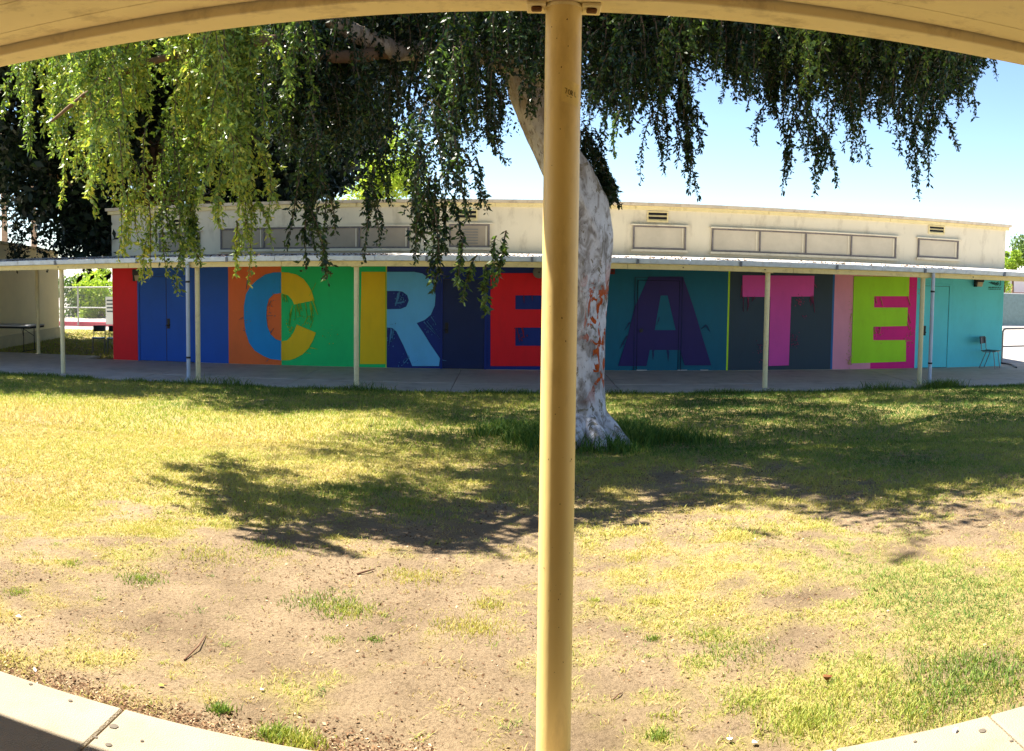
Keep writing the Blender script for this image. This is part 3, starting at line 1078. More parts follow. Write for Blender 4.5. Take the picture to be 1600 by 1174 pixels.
# ---- folding table
tc_ = at_z(58, 549, FLOOR)
tb = thing('folding_table', (tc_.x - 1.0, tc_.y, FLOOR), 'grey topped folding table under the canopy at the far left', 'table')
tx1 = tc_.x + .02
MB().box(tx1 - 1.83, tx1, tc_.y - .38, tc_.y + .38, FLOOR + .70, FLOOR + .735).build('tabletop', mat('table_top_grey', S(196, 198, 204), 0.5, 0.08, 4), tb, bevel=0.006)
MB().box(tx1 - 1.82, tx1 - .01, tc_.y - .372, tc_.y + .372, FLOOR + .645, FLOOR + .699).build('apron', M_dark, tb)
for ex in (tx1 - .28, tx1 - 1.55):
    for dy in (-.27, .27):
        MB().tube([(ex, tc_.y + dy, FLOOR + .65), (ex, tc_.y + dy, FLOOR + .012)], .013, 8).build('leg', M_dark, tb, smooth=True)
    MB().tube([(ex, tc_.y - .33, FLOOR + .014), (ex, tc_.y + .33, FLOOR + .014)], .013, 8).build('foot_bar', M_dark, tb, smooth=True)
    MB().tube([(ex, tc_.y - .27, FLOOR + .4), (ex - .24, tc_.y, FLOOR + .65)], .009, 6).build('brace', M_dark, tb)
    MB().tube([(ex, tc_.y + .27, FLOOR + .4), (ex - .24, tc_.y, FLOOR + .65)], .009, 6).build('brace', M_dark, tb)

# ---- railing right of the building
rb = at_z(1565, 568, FLOOR - .05)
rl = thing('handrail', (rb.x, rb.y, FLOOR - .12), 'grey tubular handrail beyond the right end of the building', 'railing')
zt = FLOOR + 0.92
b = MB().tube([(rb.x, rb.y, FLOOR - .12), (rb.x, rb.y, zt - .1), (rb.x + .03, rb.y, zt - .03), (rb.x + .1, rb.y, zt), (rb.x + 2.6, rb.y + .35, zt)], .028, 10)
b.build('top_rail', mat('railing_grey', S(150, 146, 146), 0.5, 0.1, 6), rl, smooth=True)
MB().tube([(rb.x + .02, rb.y, zt - .5), (rb.x + 2.6, rb.y + .35, zt - .5)], .022, 10).build('mid_rail', mat('railing_grey', (0, 0, 0)), rl, smooth=True)
for dx in (1.3, 2.55):
    MB().tube([(rb.x + dx, rb.y + dx * .135, FLOOR - .12), (rb.x + dx, rb.y + dx * .135, zt)], .024, 10).build('post', mat('railing_grey', (0, 0, 0)), rl, smooth=True)
hs = MB()
pts = [at_z(px, py, FLOOR + .0) for px, py in ((1561, 569), (1572, 570), (1581, 572), (1588, 576))]
hs.tube([(p.x, p.y, FLOOR + .03) for p in pts], .022, 8)
tag(hs.build('hose', M_dark, loc=(pts[0].x, pts[0].y, FLOOR)), 'short dark hose lying on the walkway beside the handrail', 'hose')

# ================================================================== NEIGHBOUR BUILDING, FENCES, YARD
p0, p1 = at_r(0, 542, 24.6), at_r(93, 530, 28.5)
d = (p1 - p0)
d.z = 0
dn = d.normalized()
pa = p0 - dn * 6.0
t0, t1 = at_r(0, 381, 24.6).z, at_r(97, 397, 28.5).z
ta = t0 + (t0 - t1) / d.length * 6.0
nb = thing('side_building', (p0.x - 3, p0.y, FLOOR), 'plain cream building end behind the folding table', 'building')
off = Vector((-8, -1.0, 0))
zb = FLOOR - .3
MB().hexa([pa.to_tuple()[:2] + (zb,), p1.to_tuple()[:2] + (zb,), (p1 + off).to_tuple()[:2] + (zb,), (pa + off).to_tuple()[:2] + (zb,),
           pa.to_tuple()[:2] + (ta,), p1.to_tuple()[:2] + (t1,), (p1 + off).to_tuple()[:2] + (t1,), (pa + off).to_tuple()[:2] + (ta,)]).build('wall', mat('pale_yellow_stucco', S(244, 232, 188), 0.85, 0.05, 1.5, 0.2, 80), nb)
nrm = Vector((dn.y, -dn.x, 0)) * 0.06
q0, q1 = pa + nrm, p1 + nrm + dn * .1
o3 = off
MB().hexa([q0.to_tuple()[:2] + (ta + .002,), q1.to_tuple()[:2] + (t1 + .002,), (q1 + o3).to_tuple()[:2] + (t1 + .002,), (q0 + o3).to_tuple()[:2] + (ta + .002,),
           q0.to_tuple()[:2] + (ta + .09,), q1.to_tuple()[:2] + (t1 + .09,), (q1 + o3).to_tuple()[:2] + (t1 + .09,), (q0 + o3).to_tuple()[:2] + (ta + .09,)]).build('roof', M_cream2, nb)
q2, q3 = pa + nrm * .5, p1 + nrm * .5
MB().hexa([pa.to_tuple()[:2] + (FLOOR - .2,), q2.to_tuple()[:2] + (FLOOR - .2,), q3.to_tuple()[:2] + (FLOOR - .2,), p1.to_tuple()[:2] + (FLOOR - .2,),
           pa.to_tuple()[:2] + (FLOOR + .32,), q2.to_tuple()[:2] + (FLOOR + .3,), q3.to_tuple()[:2] + (FLOOR + .3,), p1.to_tuple()[:2] + (FLOOR + .32,)]).build('plinth', mat('pale_plinth', S(205, 196, 160), 0.85, 0.1, 3), nb)

M_fence = mat('galvanised_fence', S(170, 172, 172), 0.5, 0.1, 8, spec=0.5)


def chain_fence(a, b, ztop, zbot, label, spacing, fabric):
    a, b = Vector(a), Vector(b)
    t = thing('chain_link_fence', (a.x, a.y, zbot), label, 'fence')
    L = (b - a).length
    n = max(1, int(L / spacing))
    dd = (b - a) / n
    for i in range(n + 1):
        p = a + dd * i
        MB().tube([(p.x, p.y, zbot), (p.x, p.y, ztop + .05)], .035, 10).build('post', M_fence, t, smooth=True)
    for z in (ztop, zbot + .75) if fabric == 'wire' else (ztop, zbot + .1):
        MB().tube([(a.x, a.y, z), (b.x, b.y, z)], .024, 8).build('rail', M_fence, t, smooth=True)
    if fabric == 'wire':
        b_ = MB()
        u = (b - a).normalized()
        H = ztop - zbot
        s = -H
        while s < L:
            for sg in (1, -1):
                x0, x1 = (s, s + H) if sg == 1 else (s + H, s)
                za, zb_ = zbot, ztop
                lo, hi = max(min(x0, x1), 0), min(max(x0, x1), L)
                if hi <= lo:
                    continue

                def zz(x):
                    return zbot + (x - x0) / (x1 - x0) * H
                P0, P1 = a + u * lo, a + u * hi
                w = 0.004
                b_.quad((P0.x, P0.y - .01 * sg, zz(lo) - w), (P1.x, P1.y - .01 * sg, zz(hi) - w), (P1.x, P1.y - .01 * sg, zz(hi) + w), (P0.x, P0.y - .01 * sg, zz(lo) + w))
            s += 0.085
        o = b_.build('wire_mesh', M_fence, t)
        o['kind'] = 'stuff'
    else:
        MB().box(min(a.x, b.x), max(a.x, b.x), min(a.y, b.y) - .01, min(a.y, b.y) + .01, zbot + .12, ztop - .02).build('windscreen', fabric, t)
    return t


fz = FLOOR - .1
f0, f1 = at_z(60, 508, fz), at_z(200, 508, fz)
chain_fence((f0.x - 4, f0.y, fz), (f0.x + 11, f0.y, fz), at_y(130, 449, f0.y).z, fz + .02, 'galvanised chain link fence behind the grass at the left', 2.6, 'wire')
MB_ = MB().box(f0.x - 5, f0.x + 12, f0.y + .12, f0.y + .3, fz - .05, at_y(130, 503.5, f0.y).z)
tag(MB_.build('kerb_wall', mat('red_kerb_paint', S(196, 84, 104), 0.8, 0.1, 3), loc=(f0.x, f0.y, fz)), 'low red painted kerb along the foot of the fence', 'kerb')
sp0 = at_y(171, 485, f0.y - .1)
sg = thing('notice_board', (sp0.x, f0.y - .1, sp0.z - .6), 'pale notice with dark lines hung on the chain link fence', 'sign')
zt_, zb_ = at_y(171, 464, f0.y - .1).z, at_y(171, 507, f0.y - .1).z
xa, xb = at_y(165.5, 485, f0.y - .1).x, at_y(182, 485, f0.y - .1).x
MB().box(xa, xb, f0.y - .12, f0.y - .1, zb_, zt_).build('board', mat('notice_white', S(206, 212, 210), 0.6, 0.06, 3), sg)
for i in range(4):
    z = zt_ - .12 - i * .15
    MB().box(xa + .05, xb - .04, f0.y - .124, f0.y - .1205, z - .06, z).build('line', mat('notice_ink', S(70, 84, 92), 0.7), sg)

gz = FLOOR - .1
r0, r1 = at_z(1560, 512, gz), at_z(1640, 512, gz)
chain_fence((r0.x - 3, r0.y, gz), (r0.x + 9, r0.y, gz), at_y(1585, 459, r0.y).z, gz, 'fence with grey green windscreen past the right end of the building', 3.0,
            mat('windscreen_fabric', S(120, 140, 138), 0.9, 0.15, 6, 0.3, 60))
h0 = at_r(1565, 455, 62)
hs_ = thing('white_house', (h0.x + 6, h0.y + 3, gz), 'white house with a brownish roof beyond the right hand fence', 'house')
ztop = at_r(1590, 430, 62).z
MB().box(h0.x - 1, h0.x + 14, h0.y, h0.y + 8, gz, ztop).build('wall', mat('white_stucco', S(236, 234, 232), 0.8, 0.05, 1), hs_)
MB().hexa([(h0.x - 1.4, h0.y - .5, ztop + .002), (h0.x + 14.4, h0.y - .5, ztop + .002), (h0.x + 14.4, h0.y + 8.5, ztop + .002), (h0.x - 1.4, h0.y + 8.5, ztop + .002),
           (h0.x + 1, h0.y + 3.5, ztop + 1.2), (h0.x + 12, h0.y + 3.5, ztop + 1.2), (h0.x + 12, h0.y + 4.5, ztop + 1.2), (h0.x + 1, h0.y + 4.5, ztop + 1.2)]).build('roof', mat('pale_house_roof', S(222, 218, 214), 0.8, 0.1, 2), hs_)
zw = at_r(1590, 457, 60).z
MB().box(h0.x - 3, h0.x + 14, h0.y - 2.2, h0.y - 2, gz, zw).build('garden_wall', mat('brown_garden_wall', S(150, 104, 86), 0.85, 0.15, 2), hs_)


# ================================================================== FOLIAGE
def make_leaf(b, d, L, w, rg):
    d = d / (np.linalg.norm(d) + 1e-9)
    s = np.cross(d, rg.normal(size=3))
    s /= np.linalg.norm(s) + 1e-9
    nn = np.cross(d, s)
    mid = b + d * L * 0.45
    return [b, mid + s * w * .5 + nn * w * .12, b + d * L, mid - s * w * .5 + nn * w * .12]


def strand_template(rg, L=1.0, leafL=0.052, leafW=0.025, side=1.0, step=0.0185):
    leaves, stem = [], [np.zeros(3)]
    a = rg.uniform(0, 6.28)
    d = np.array([math.cos(a) * .55, math.sin(a) * .55, -.4])
    p = np.zeros(3)
    n = 13
    for i in range(n):
        d = d * 0.72 + np.array([0, 0, -1]) * 0.28 + rg.normal(size=3) * 0.09
        d /= np.linalg.norm(d)
        q = p + d * L / n
        k = int(L / n / step)
        for j in range(k):
            b = p + (q - p) * (j + rg.random()) / k
            out = rg.normal(size=3)
            out[2] = -abs(out[2]) * .6
            leaves.append(make_leaf(b, out * .6 + d * .5, leafL * rg.uniform(.4, 1.35), leafW * rg.uniform(.55, 1.2), rg))
        if i > 0 and rg.random() < side:
            tl = rg.uniform(.08, .26) * (1.25 - i / n)
            td = rg.normal(size=3) * .8
            td[2] = -.35
            td /= np.linalg.norm(td)
            tp = q.copy()
            m_ = max(3, int(tl / step))
            for j in range(m_):
                td = td * .9 + np.array([0, 0, -.1])
                tp = tp + td / np.linalg.norm(td) * tl / m_
                out = rg.normal(size=3) * .8
                out[2] -= .35
                leaves.append(make_leaf(tp, out + td * .6, leafL * rg.uniform(.4, 1.35), leafW * rg.uniform(.55, 1.2), rg))
        p = q
        stem.append(p.copy())
    return np.array(leaves), np.array(stem)


tmpl = [strand_template(np.random.default_rng(100 + i)) for i in range(18)]


def rotm(az, tilt, az2):
    ca_, sa_ = math.cos(az), math.sin(az)
    Rz = np.array([[ca_, -sa_, 0], [sa_, ca_, 0], [0, 0, 1]])
    ct, st = math.cos(tilt), math.sin(tilt)
    Rx = np.array([[1, 0, 0], [0, ct, -st], [0, st, ct]])
    c2, s2 = math.cos(az2), math.sin(az2)
    Rz2 = np.array([[c2, -s2, 0], [s2, c2, 0], [0, 0, 1]])
    return Rz2 @ Rx @ Rz


class Foliage:
    def __init__(s):
        s.q, s.t, s.stems = [], [], []

    def strand(s, top, length, tilt=0.0, az2=0.0, tint=0.4, tv=0.15, thick=1.0, stem=True):
        lv, st = tmpl[int(rng.integers(len(tmpl)))]
        R_ = rotm(rng.uniform(0, 6.28), tilt, az2)
        sc = np.array([thick, thick, length])
        # leaves keep their size: move their base by the stretched strand
        base = lv[:, :1, :]
        off = lv - base
        ls = rng.uniform(.85, 1.2)
        Q = (base * sc) @ R_.T + (off * ls) @ R_.T + np.array(top)[None, None]
        s.q.append(Q)
        s.t.append(np.clip(tint + rng.normal(size=len(Q)) * tv, 0, 1))
        if stem:
            s.stems.append((st * sc) @ R_.T + np.array(top)[None])

    def cloud(s, c, rad, n, size, tint, tv=0.15, flat=0.5):
        u = rng.normal(size=(n, 3))
        u /= np.linalg.norm(u, axis=1)[:, None]
        r = rng.random(n)[:, None] ** (1 / 2.2)
        p = np.array(c)[None] + u * r * np.array(rad)[None]
        d = rng.normal(size=(n, 3))
        d[:, 2] -= .4
        d /= np.linalg.norm(d, axis=1)[:, None]
        w = np.cross(d, rng.normal(size=(n, 3)))
        w /= np.linalg.norm(w, axis=1)[:, None]
        L = size * rng.uniform(.6, 1.3, size=(n, 1))
        Q = np.stack([p, p + d * L * .45 + w * L * flat * .5, p + d * L, p + d * L * .45 - w * L * flat * .5], 1)
        s.q.append(Q)
        s.t.append(np.clip(tint + rng.normal(size=n) * tv, 0, 1))

    def leaves(s, name, material, parent):
        return np_mesh(name, np.concatenate(s.q), 4, material, parent, np.concatenate(s.t), kind='stuff')

    def twigs(s, name, material, parent, r=0.004):
        qs = []
        for st in s.stems:
            k = len(st)
            for i in range(k - 1):
                a, b = st[i], st[i + 1]
                ra, rb = r * (1 - i / k) + .0012, r * (1 - (i + 1) / k) + .0012
                for j in range(2):
                    off = np.array([math.cos(j * 1.57), math.sin(j * 1.57), 0])
                    qs.append([a - off * ra, a + off * ra, b + off * rb, b - off * rb])
        return np_mesh(name, np.array(qs), 4, material, parent, kind='stuff')


M_leaf = leaf_mat('elm_leaf', [(0.0, S(22, 36, 20)), (0.35, S(44, 64, 30)), (0.6, S(104, 130, 54)), (0.8, S(150, 168, 72)), (1.0, S(204, 194, 84))], 0.33, 0.38, 0.45)  # dark stops carry shade, pale stops sunlight, in the leaf colour
M_ficus = leaf_mat('ficus_leaf', [(0.0, S(16, 26, 17)), (0.6, S(30, 44, 25)), (1.0, S(66, 82, 40))], 0.15)  # crown is backlit, its shade is put into these dark greens
M_light = leaf_mat('light_green_leaf', [(0.0, S(92, 120, 44)), (0.5, S(146, 170, 56)), (1.0, S(196, 204, 84))], 0.4)
M_mid = leaf_mat('mid_green_leaf', [(0.0, S(58, 84, 44)), (0.5, S(98, 122, 62)), (1.0, S(150, 166, 90))], 0.3)


def bark_material():
    M = bpy.data.materials.new('mottled_flaking_bark')
    M.use_nodes = True
    nt = M.node_tree
    n, l = nt.nodes, nt.links
    b = n['Principled BSDF']
    b.inputs['Roughness'].default_value = 0.9
    b.inputs['Specular IOR Level'].default_value = 0.15
    tc = n.new('ShaderNodeTexCoord')
    mp = n.new('ShaderNodeMapping')
    mp.inputs['Scale'].default_value = (1, 1, 0.5)
    l.new(tc.outputs['Object'], mp.inputs[0])

    def noise(sc, det=5, dist=0.0, ro=0.6):
        q = n.new('ShaderNodeTexNoise')
        q.inputs['Scale'].default_value = sc
        q.inputs['Detail'].default_value = det
        q.inputs['Roughness'].default_value = ro
        q.inputs['Distortion'].default_value = dist
        l.new(mp.outputs[0], q.inputs['Vector'])
        return q

    def ramp(src, stops):
        q = n.new('ShaderNodeValToRGB')
        while len(q.color_ramp.elements) < len(stops):
            q.color_ramp.elements.new(.5)
        for e, (p, c) in zip(q.color_ramp.elements, stops):
            e.position = p
            e.color = tuple(c) + (1,)
        l.new(src, q.inputs[0])
        return q

    def mix(f, a, b_):
        q = n.new('ShaderNodeMix')
        q.data_type = 'RGBA'
        l.new(f, q.inputs['Factor'])
        l.new(a, q.inputs['A'])
        l.new(b_, q.inputs['B'])
        return q.outputs['Result']

    base = ramp(noise(9, 6, 0.6).outputs['Fac'], [(0.30, S(120, 112, 106)), (0.45, S(170, 165, 164)), (0.52, S(204, 202, 206)), (0.7, S(222, 222, 226))])
    plate = noise(6.5, 4, 1.4)
    pm = ramp(plate.outputs['Fac'], [(0.60, (0, 0, 0)), (0.62, (1, 1, 1))])
    grey = ramp(noise(20).outputs['Fac'], [(0.3, S(112, 104, 90)), (0.7, S(158, 150, 136))])
    c1 = mix(pm.outputs[0], base.outputs[0], grey.outputs[0])
    # orange fresh bark: confined to a band on the camera's right side
    sep = n.new('ShaderNodeSeparateXYZ')
    l.new(tc.outputs['Object'], sep.inputs[0])
    orr = noise(6.0, 4, 0.9)
    orm = ramp(orr.outputs['Fac'], [(0.53, (0, 0, 0)), (0.54, (1, 1, 1))])
    zr_ = ramp(sep.outputs['Z'], [(0.0, (0, 0, 0)), (0.5, (0, 0, 0)), (0.6, (1, 1, 1)), (1.0, (1, 1, 1))])
    zm = n.new('ShaderNodeMapRange')
    zm.inputs['From Min'].default_value = 0.45
    zm.inputs['From Max'].default_value = 0.75
    l.new(sep.outputs['Z'], zm.inputs[0])
    zm2 = n.new('ShaderNodeMapRange')
    zm2.inputs['From Min'].default_value = 2.1
    zm2.inputs['From Max'].default_value = 1.7
    l.new(sep.outputs['Z'], zm2.inputs[0])
    xm = n.new('ShaderNodeMapRange')
    xm.inputs['From Min'].default_value = -0.12
    xm.inputs['From Max'].default_value = 0.03
    l.new(sep.outputs['X'], xm.inputs[0])

    def mul(a, b_):
        q = n.new('ShaderNodeMath')
        q.operation = 'MULTIPLY'
        l.new(a, q.inputs[0])
        l.new(b_, q.inputs[1])
        return q.outputs[0]
    om = mul(mul(mul(orm.outputs[0], zm.outputs[0]), zm2.outputs[0]), xm.outputs[0])
    oc = ramp(noise(25).outputs['Fac'], [(0.3, S(158, 66, 26)), (0.7, S(196, 94, 42))])
    c2 = mix(om, c1, oc.outputs[0])
    # brown higher up the limbs
    bm_ = n.new('ShaderNodeMapRange')
    bm_.inputs['From Min'].default_value = 2.6
    bm_.inputs['From Max'].default_value = 4.2
    bm_.inputs['To Max'].default_value = 0.75
    l.new(sep.outputs['Z'], bm_.inputs[0])
    br = ramp(noise(14, 6, 0.5).outputs['Fac'], [(0.3, S(120, 96, 78)), (0.7, S(186, 164, 142))])
    c3 = mix(bm_.outputs[0], c2, br.outputs[0])
    ck = noise(30, 6, 0.3, 0.7)
    cm = ramp(ck.outputs['Fac'], [(0.36, (0.35, 0.32, 0.3)), (0.43, (1, 1, 1))])
    q = n.new('ShaderNodeMix')
    q.data_type = 'RGBA'
    q.blend_type = 'MULTIPLY'
    q.inputs['Factor'].default_value = 0.8
    l.new(c3, q.inputs['A'])
    l.new(cm.outputs[0], q.inputs['B'])
    l.new(q.outputs['Result'], b.inputs['Base Color'])
    bp = n.new('ShaderNodeBump')
    bp.inputs['Strength'].default_value = 0.8
    bp.inputs['Distance'].default_value = 0.015
    add = n.new('ShaderNodeMath')
    add.operation = 'SUBTRACT'
    l.new(ck.outputs['Fac'], add.inputs[0])
    l.new(om, add.inputs[1])
    l.new(add.outputs[0], bp.inputs['Height'])
    l.new(bp.outputs[0], b.inputs['Normal'])
    return M


M_bark = bark_material()
M_brown = mat('brown_bark', S(120, 92, 70), 0.9, 0.3, 6, 0.5, 30)
M_twig = mat('twig_bark', S(112, 94, 76), 0.9, 0.2, 6)

# ---- the elm in the lawn
TB = at_z(912, 692, 0)
d_ = ray(912, 690)
ty = 9.5
for _ in range(20):
    ty = float(lawn_z(0, ty)) * d_.y / d_.z
TBX, TBY = d_.x / d_.y * ty, ty
TBZ = float(lawn_z(TBX, TBY))
elm = thing('elm_tree', (TBX, TBY, TBZ), 'large weeping elm with pale flaking orange patched trunk in the lawn', 'tree')
TR = math.hypot(TBX, TBY)
raw = [(912, 700, .46), (911, 685, .40), (909, 665, .33), (908, 640, .295), (908, 600, .275), (909, 540, .265), (911, 480, .27), (913, 420, .285),
       (914, 370, .30), (909, 325, .30), (893, 280, .27), (868, 235, .235), (842, 185, .21), (822, 135, .20), (806, 85, .185), (792, 30, .165), (775, -60, .14), (760, -160, .10)]
pts, rad = [], []
for i, (px, py, r_) in enumerate(raw):
    p = at_r(px, py, TR - max(0, (500 - py)) * 0.0008)
    pts.append(p)
    rad.append(r_)
pts[0] = Vector((pts[0].x, pts[0].y, TBZ - .12))
# refine
P2, R2 = [], []
for i in range(len(pts) - 1):
    for k in range(9):
        t = k / 9
        P2.append(pts[i].lerp(pts[i + 1], t))
        R2.append(rad[i] * (1 - t) + rad[i + 1] * t)
P2.append(pts[-1])
R2.append(rad[-1])
_nr = np.random.default_rng(4)
_ph = _nr.uniform(0, 6.28, 8)


def trunk_wob(i, a):
    z = P2[i].z - TBZ
    fl = math.exp(-max(z, 0) / 0.20)
    v = 1 + fl * (0.34 * max(0, math.cos(2.5 * a + 0.6)) + 0.2 * math.cos(3 * a + 1.9)) + 0.03 * math.sin(3 * a + z * 2.2 + _ph[0]) + 0.02 * math.sin(7 * a + z * 5 + _ph[1]) + 0.012 * math.sin(13 * a + 11 * z)
    aa = 2.6 * math.cos(a), 2.6 * math.sin(a)
    v += 0.11 * (float(fbm(aa[0] + z * 1.3, aa[1] + z * 1.9, 1.0, 51, 3)) - .5) + 0.05 * (float(fbm(aa[0] * 2 + z * 4.1, aa[1] * 2 - z * 3.3, 1.6, 57, 2)) - .5)
    return v


for (rx_, ry_, L0) in ((986, 697, .13), (838, 688, .13), (948, 712, .11), (880, 715, .11)):
    e_ = at_z(rx_, ry_, TBZ)
    o0 = Vector((TBX, TBY, TBZ + .26))
    dv = (Vector((e_.x, e_.y, TBZ)) - Vector((TBX, TBY, TBZ)))
    pr = [o0 + dv * .30, o0 + dv * .52 - Vector((0, 0, .10)), o0 + dv * .72 - Vector((0, 0, .19)), o0 + dv * .95 - Vector((0, 0, .27)), o0 + dv * 1.25 - Vector((0, 0, .36))]
    MB().tube(pr, [L0 * 1.1, L0, L0 * .75, L0 * .45, L0 * .2], 14).build('root', M_bark, elm, smooth=True)
MB().tube(P2, R2, 56, wob=trunk_wob).build('trunk', M_bark, elm, smooth=True)


def limb(pix, rads, name='limb', material=M_bark, parent=elm, n=14):
    pp = [at_r(*q) for q in pix]
    A, B_ = [], []
    for i in range(len(pp) - 1):
        for k in range(4):
            t = k / 4
            w = Vector((random.uniform(-1, 1), random.uniform(-1, 1), random.uniform(-1, 1))) * rads[i] * 0.18
            A.append(pp[i].lerp(pp[i + 1], t) + (w if (i or k) else Vector()))
            B_.append(rads[i] * (1 - t) + rads[i + 1] * t)
    A.append(pp[-1])
    B_.append(rads[-1])
    return MB().tube(A, B_, n).build(name, material, parent, smooth=True)


limb([(812, 100, TR - .3), (760, 86, TR - .6), (690, 84, TR - .9), (620, 80, TR - 1.2), (555, 50, TR - 1.6), (470, 10, TR - 2.0), (380, -30, TR - 2.4), (300, -20, TR - 2.6)], [.14, .12, .105, .10, .085, .065, .045, .03])
limb([(836, 172, TR), (880, 90, TR + .3), (960, 30, TR + .5), (1050, -10, TR + .4), (1150, -30, TR), (1300, -60, TR - .5), (1450, -30, TR - .8)], [.13, .12, .11, .10, .09, .06, .03])
limb([(835, 170, TR), (850, 60, TR - .8), (880, -60, TR - 1.8), (920, -150, TR - 2.6)], [.14, .12, .09, .05])
limb([(800, 60, TR), (740, -30, TR + 1.0), (650, -90, TR + 2.2), (540, -110, TR + 3.0)], [.13, .1, .07, .04])
limb([(960, 30, TR + .5), (1030, 0, TR + 1.6), (1120, -20, TR + 3.0), (1220, -60, TR + 4.2)], [.1, .08, .06, .03])
limb([(620, 80, TR - 1.2), (520, 90, TR - 1.8), (440, 60, TR - 2.1), (330, 75, TR - 2.3), (220, 100, TR - 2.5), (130, 150, TR - 2.6), (80, 190, TR - 2.6)], [.07, .055, .045, .035, .028, .02, .01], material=M_brown)

fol = Foliage()
# lower outline of the hanging foliage, measured along the photograph: (px, lowest py)
ENV = [(20, 120), (60, 205), (100, 255), (130, 300), (170, 300), (200, 345), (240, 350), (280, 340), (320, 335), (360, 345), (400, 340), (420, 255),
       (440, 265), (480, 290), (520, 262), (550, 280), (580, 292), (610, 270), (640, 280), (665, 305), (700, 295), (730, 275), (760, 245), (800, 250), (835, 275), (850, 270),
       (905, 215), (940, 195), (975, 172), (1010, 170), (1040, 190), (1070, 170), (1085, 140), (1105, 128), (1150, 142), (1200, 172), (1240, 185), (1265, 165), (1300, 170),
       (1350, 188), (1400, 195), (1440, 190), (1475, 185), (1500, 152), (1530, 115), (1556, 85)]
EX, EY = np.array([e[0] for e in ENV], float), np.array([e[1] for e in ENV], float)


def hang(px, pyb, r, Lm, tint, tv=.12, thick=1.0):
    p = at_r(px, pyb, r)
    fol.strand((p.x, p.y, p.z + Lm * 0.9), Lm, tilt=rng.normal() * .10, az2=rng.uniform(0, 6.28), tint=tint, tv=tv, thick=thick)


# ropes: several strands hanging close together, one below the other
def rope(px, pyb, r, Lm, tint, n=4, spread=.07, tv=.12):
    p = at_r(px, pyb, r)
    for k_ in range(n):
        L_ = rng.uniform(.4, .8)
        up_ = Lm * (k_ / max(1, n - 1)) * rng.uniform(.85, 1.1)
        wd = .45 + .55 * min(1.0, k_ / max(1, n - 1) + .2)
        fol.strand((p.x + rng.normal() * spread, p.y + rng.normal() * spread, p.z + L_ * .85 + up_), L_, tilt=rng.normal() * .12,
                   az2=rng.uniform(0, 6.28), tint=tint, tv=tv, thick=wd * rng.uniform(.7, 1.0))


def gap_at(px, py):
    if 200 < px < 262 and 225 < py < 330:
        return .85
    if 300 < px < 345 and 250 < py < 380:
        return .7
    if 505 < px < 655 and 215 < py < 325:
        return .8
    if 60 < px < 135 and py < 190:
        return .6
    if 560 < px < 850 and 105 < py < 300:
        return .96 if fbm(np.array([px / 55]), np.array([py / 55]), 1.0, 55)[0] < .56 else .5
    if 1080 < px < 1200 and py > 120:
        return .3
    return 0.0


# lumps: short ropes bunched round a centre, so the curtain is uneven
def lumps(n, x0, x1, top, r0, r1, tint, per, lo=.25, hi=.7, nst=4):
    for _ in range(n):
        pxc = rng.uniform(x0, x1)
        u = rng.random() ** .85
        rc = rng.uniform(r0, r1)
        tc2 = tint + rng.normal() * .06
        for _k in range(per):
            px = pxc + rng.normal() * 13
            e = np.interp(px, EX, EY)
            py = top + (e - top) * u + rng.normal() * 16
            py = min(py, e + rng.uniform(-6, 10))
            if px < x0 or px > x1 or rng.random() < gap_at(px, py):
                continue
            rope(px, py, rc + rng.normal() * .18 + (1.3 if px < 150 else 0), rng.uniform(lo, hi), tc2, nst, .06, .13)


lumps(40, 40, 420, 0, 6.5, 8.2, .74, 3, nst=5)          # left curtain: yellow new leaves, sunlight put into the tint too
lumps(84, 425, 850, -50, 7.4, 11.0, .20, 3)      # centre: shade put into a dark leaf tint
lumps(116, 905, 1550, -60, 7.6, 11.5, .20, 3)  # right hand curtain, shade in its dark tint as well
lumps(16, 920, 1500, 0, 7.2, 9.0, .5, 2)  # brighter lumps on the right, sunlit spots put into the tint
lumps(8, 430, 720, 20, 7.0, 8.5, .5, 2)     # likewise brighter tinted lumps in the centre, as if sunlit
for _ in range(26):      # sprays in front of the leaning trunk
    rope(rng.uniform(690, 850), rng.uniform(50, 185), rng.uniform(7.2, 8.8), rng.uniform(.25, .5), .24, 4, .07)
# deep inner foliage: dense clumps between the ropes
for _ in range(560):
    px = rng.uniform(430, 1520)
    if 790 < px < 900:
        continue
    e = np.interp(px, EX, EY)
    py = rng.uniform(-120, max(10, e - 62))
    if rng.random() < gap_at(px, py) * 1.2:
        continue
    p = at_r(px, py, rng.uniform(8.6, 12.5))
    fol.cloud((p.x, p.y, p.z), (.40, .40, .48), 230, .058, .16, .12, .5)  # dark tint stands for the shade inside the crown
for _ in range(26):        # behind the sunlit curtain, near the top only
    px = rng.uniform(130, 430)
    p = at_r(px, rng.uniform(-60, 120), rng.uniform(7.4, 8.6))
    fol.cloud((p.x, p.y, p.z), (.4, .4, .4), 170, .055, .6, .15, .5)
# foliage hugging the trunk's right edge
for _ in range(34):
    t = rng.random()
    px, py = 912 + 40 * t + rng.normal() * 4, 228 + 102 * t
    hang(px, py, TR + rng.uniform(-.2, .4), .35, 0.18, .1, .55)
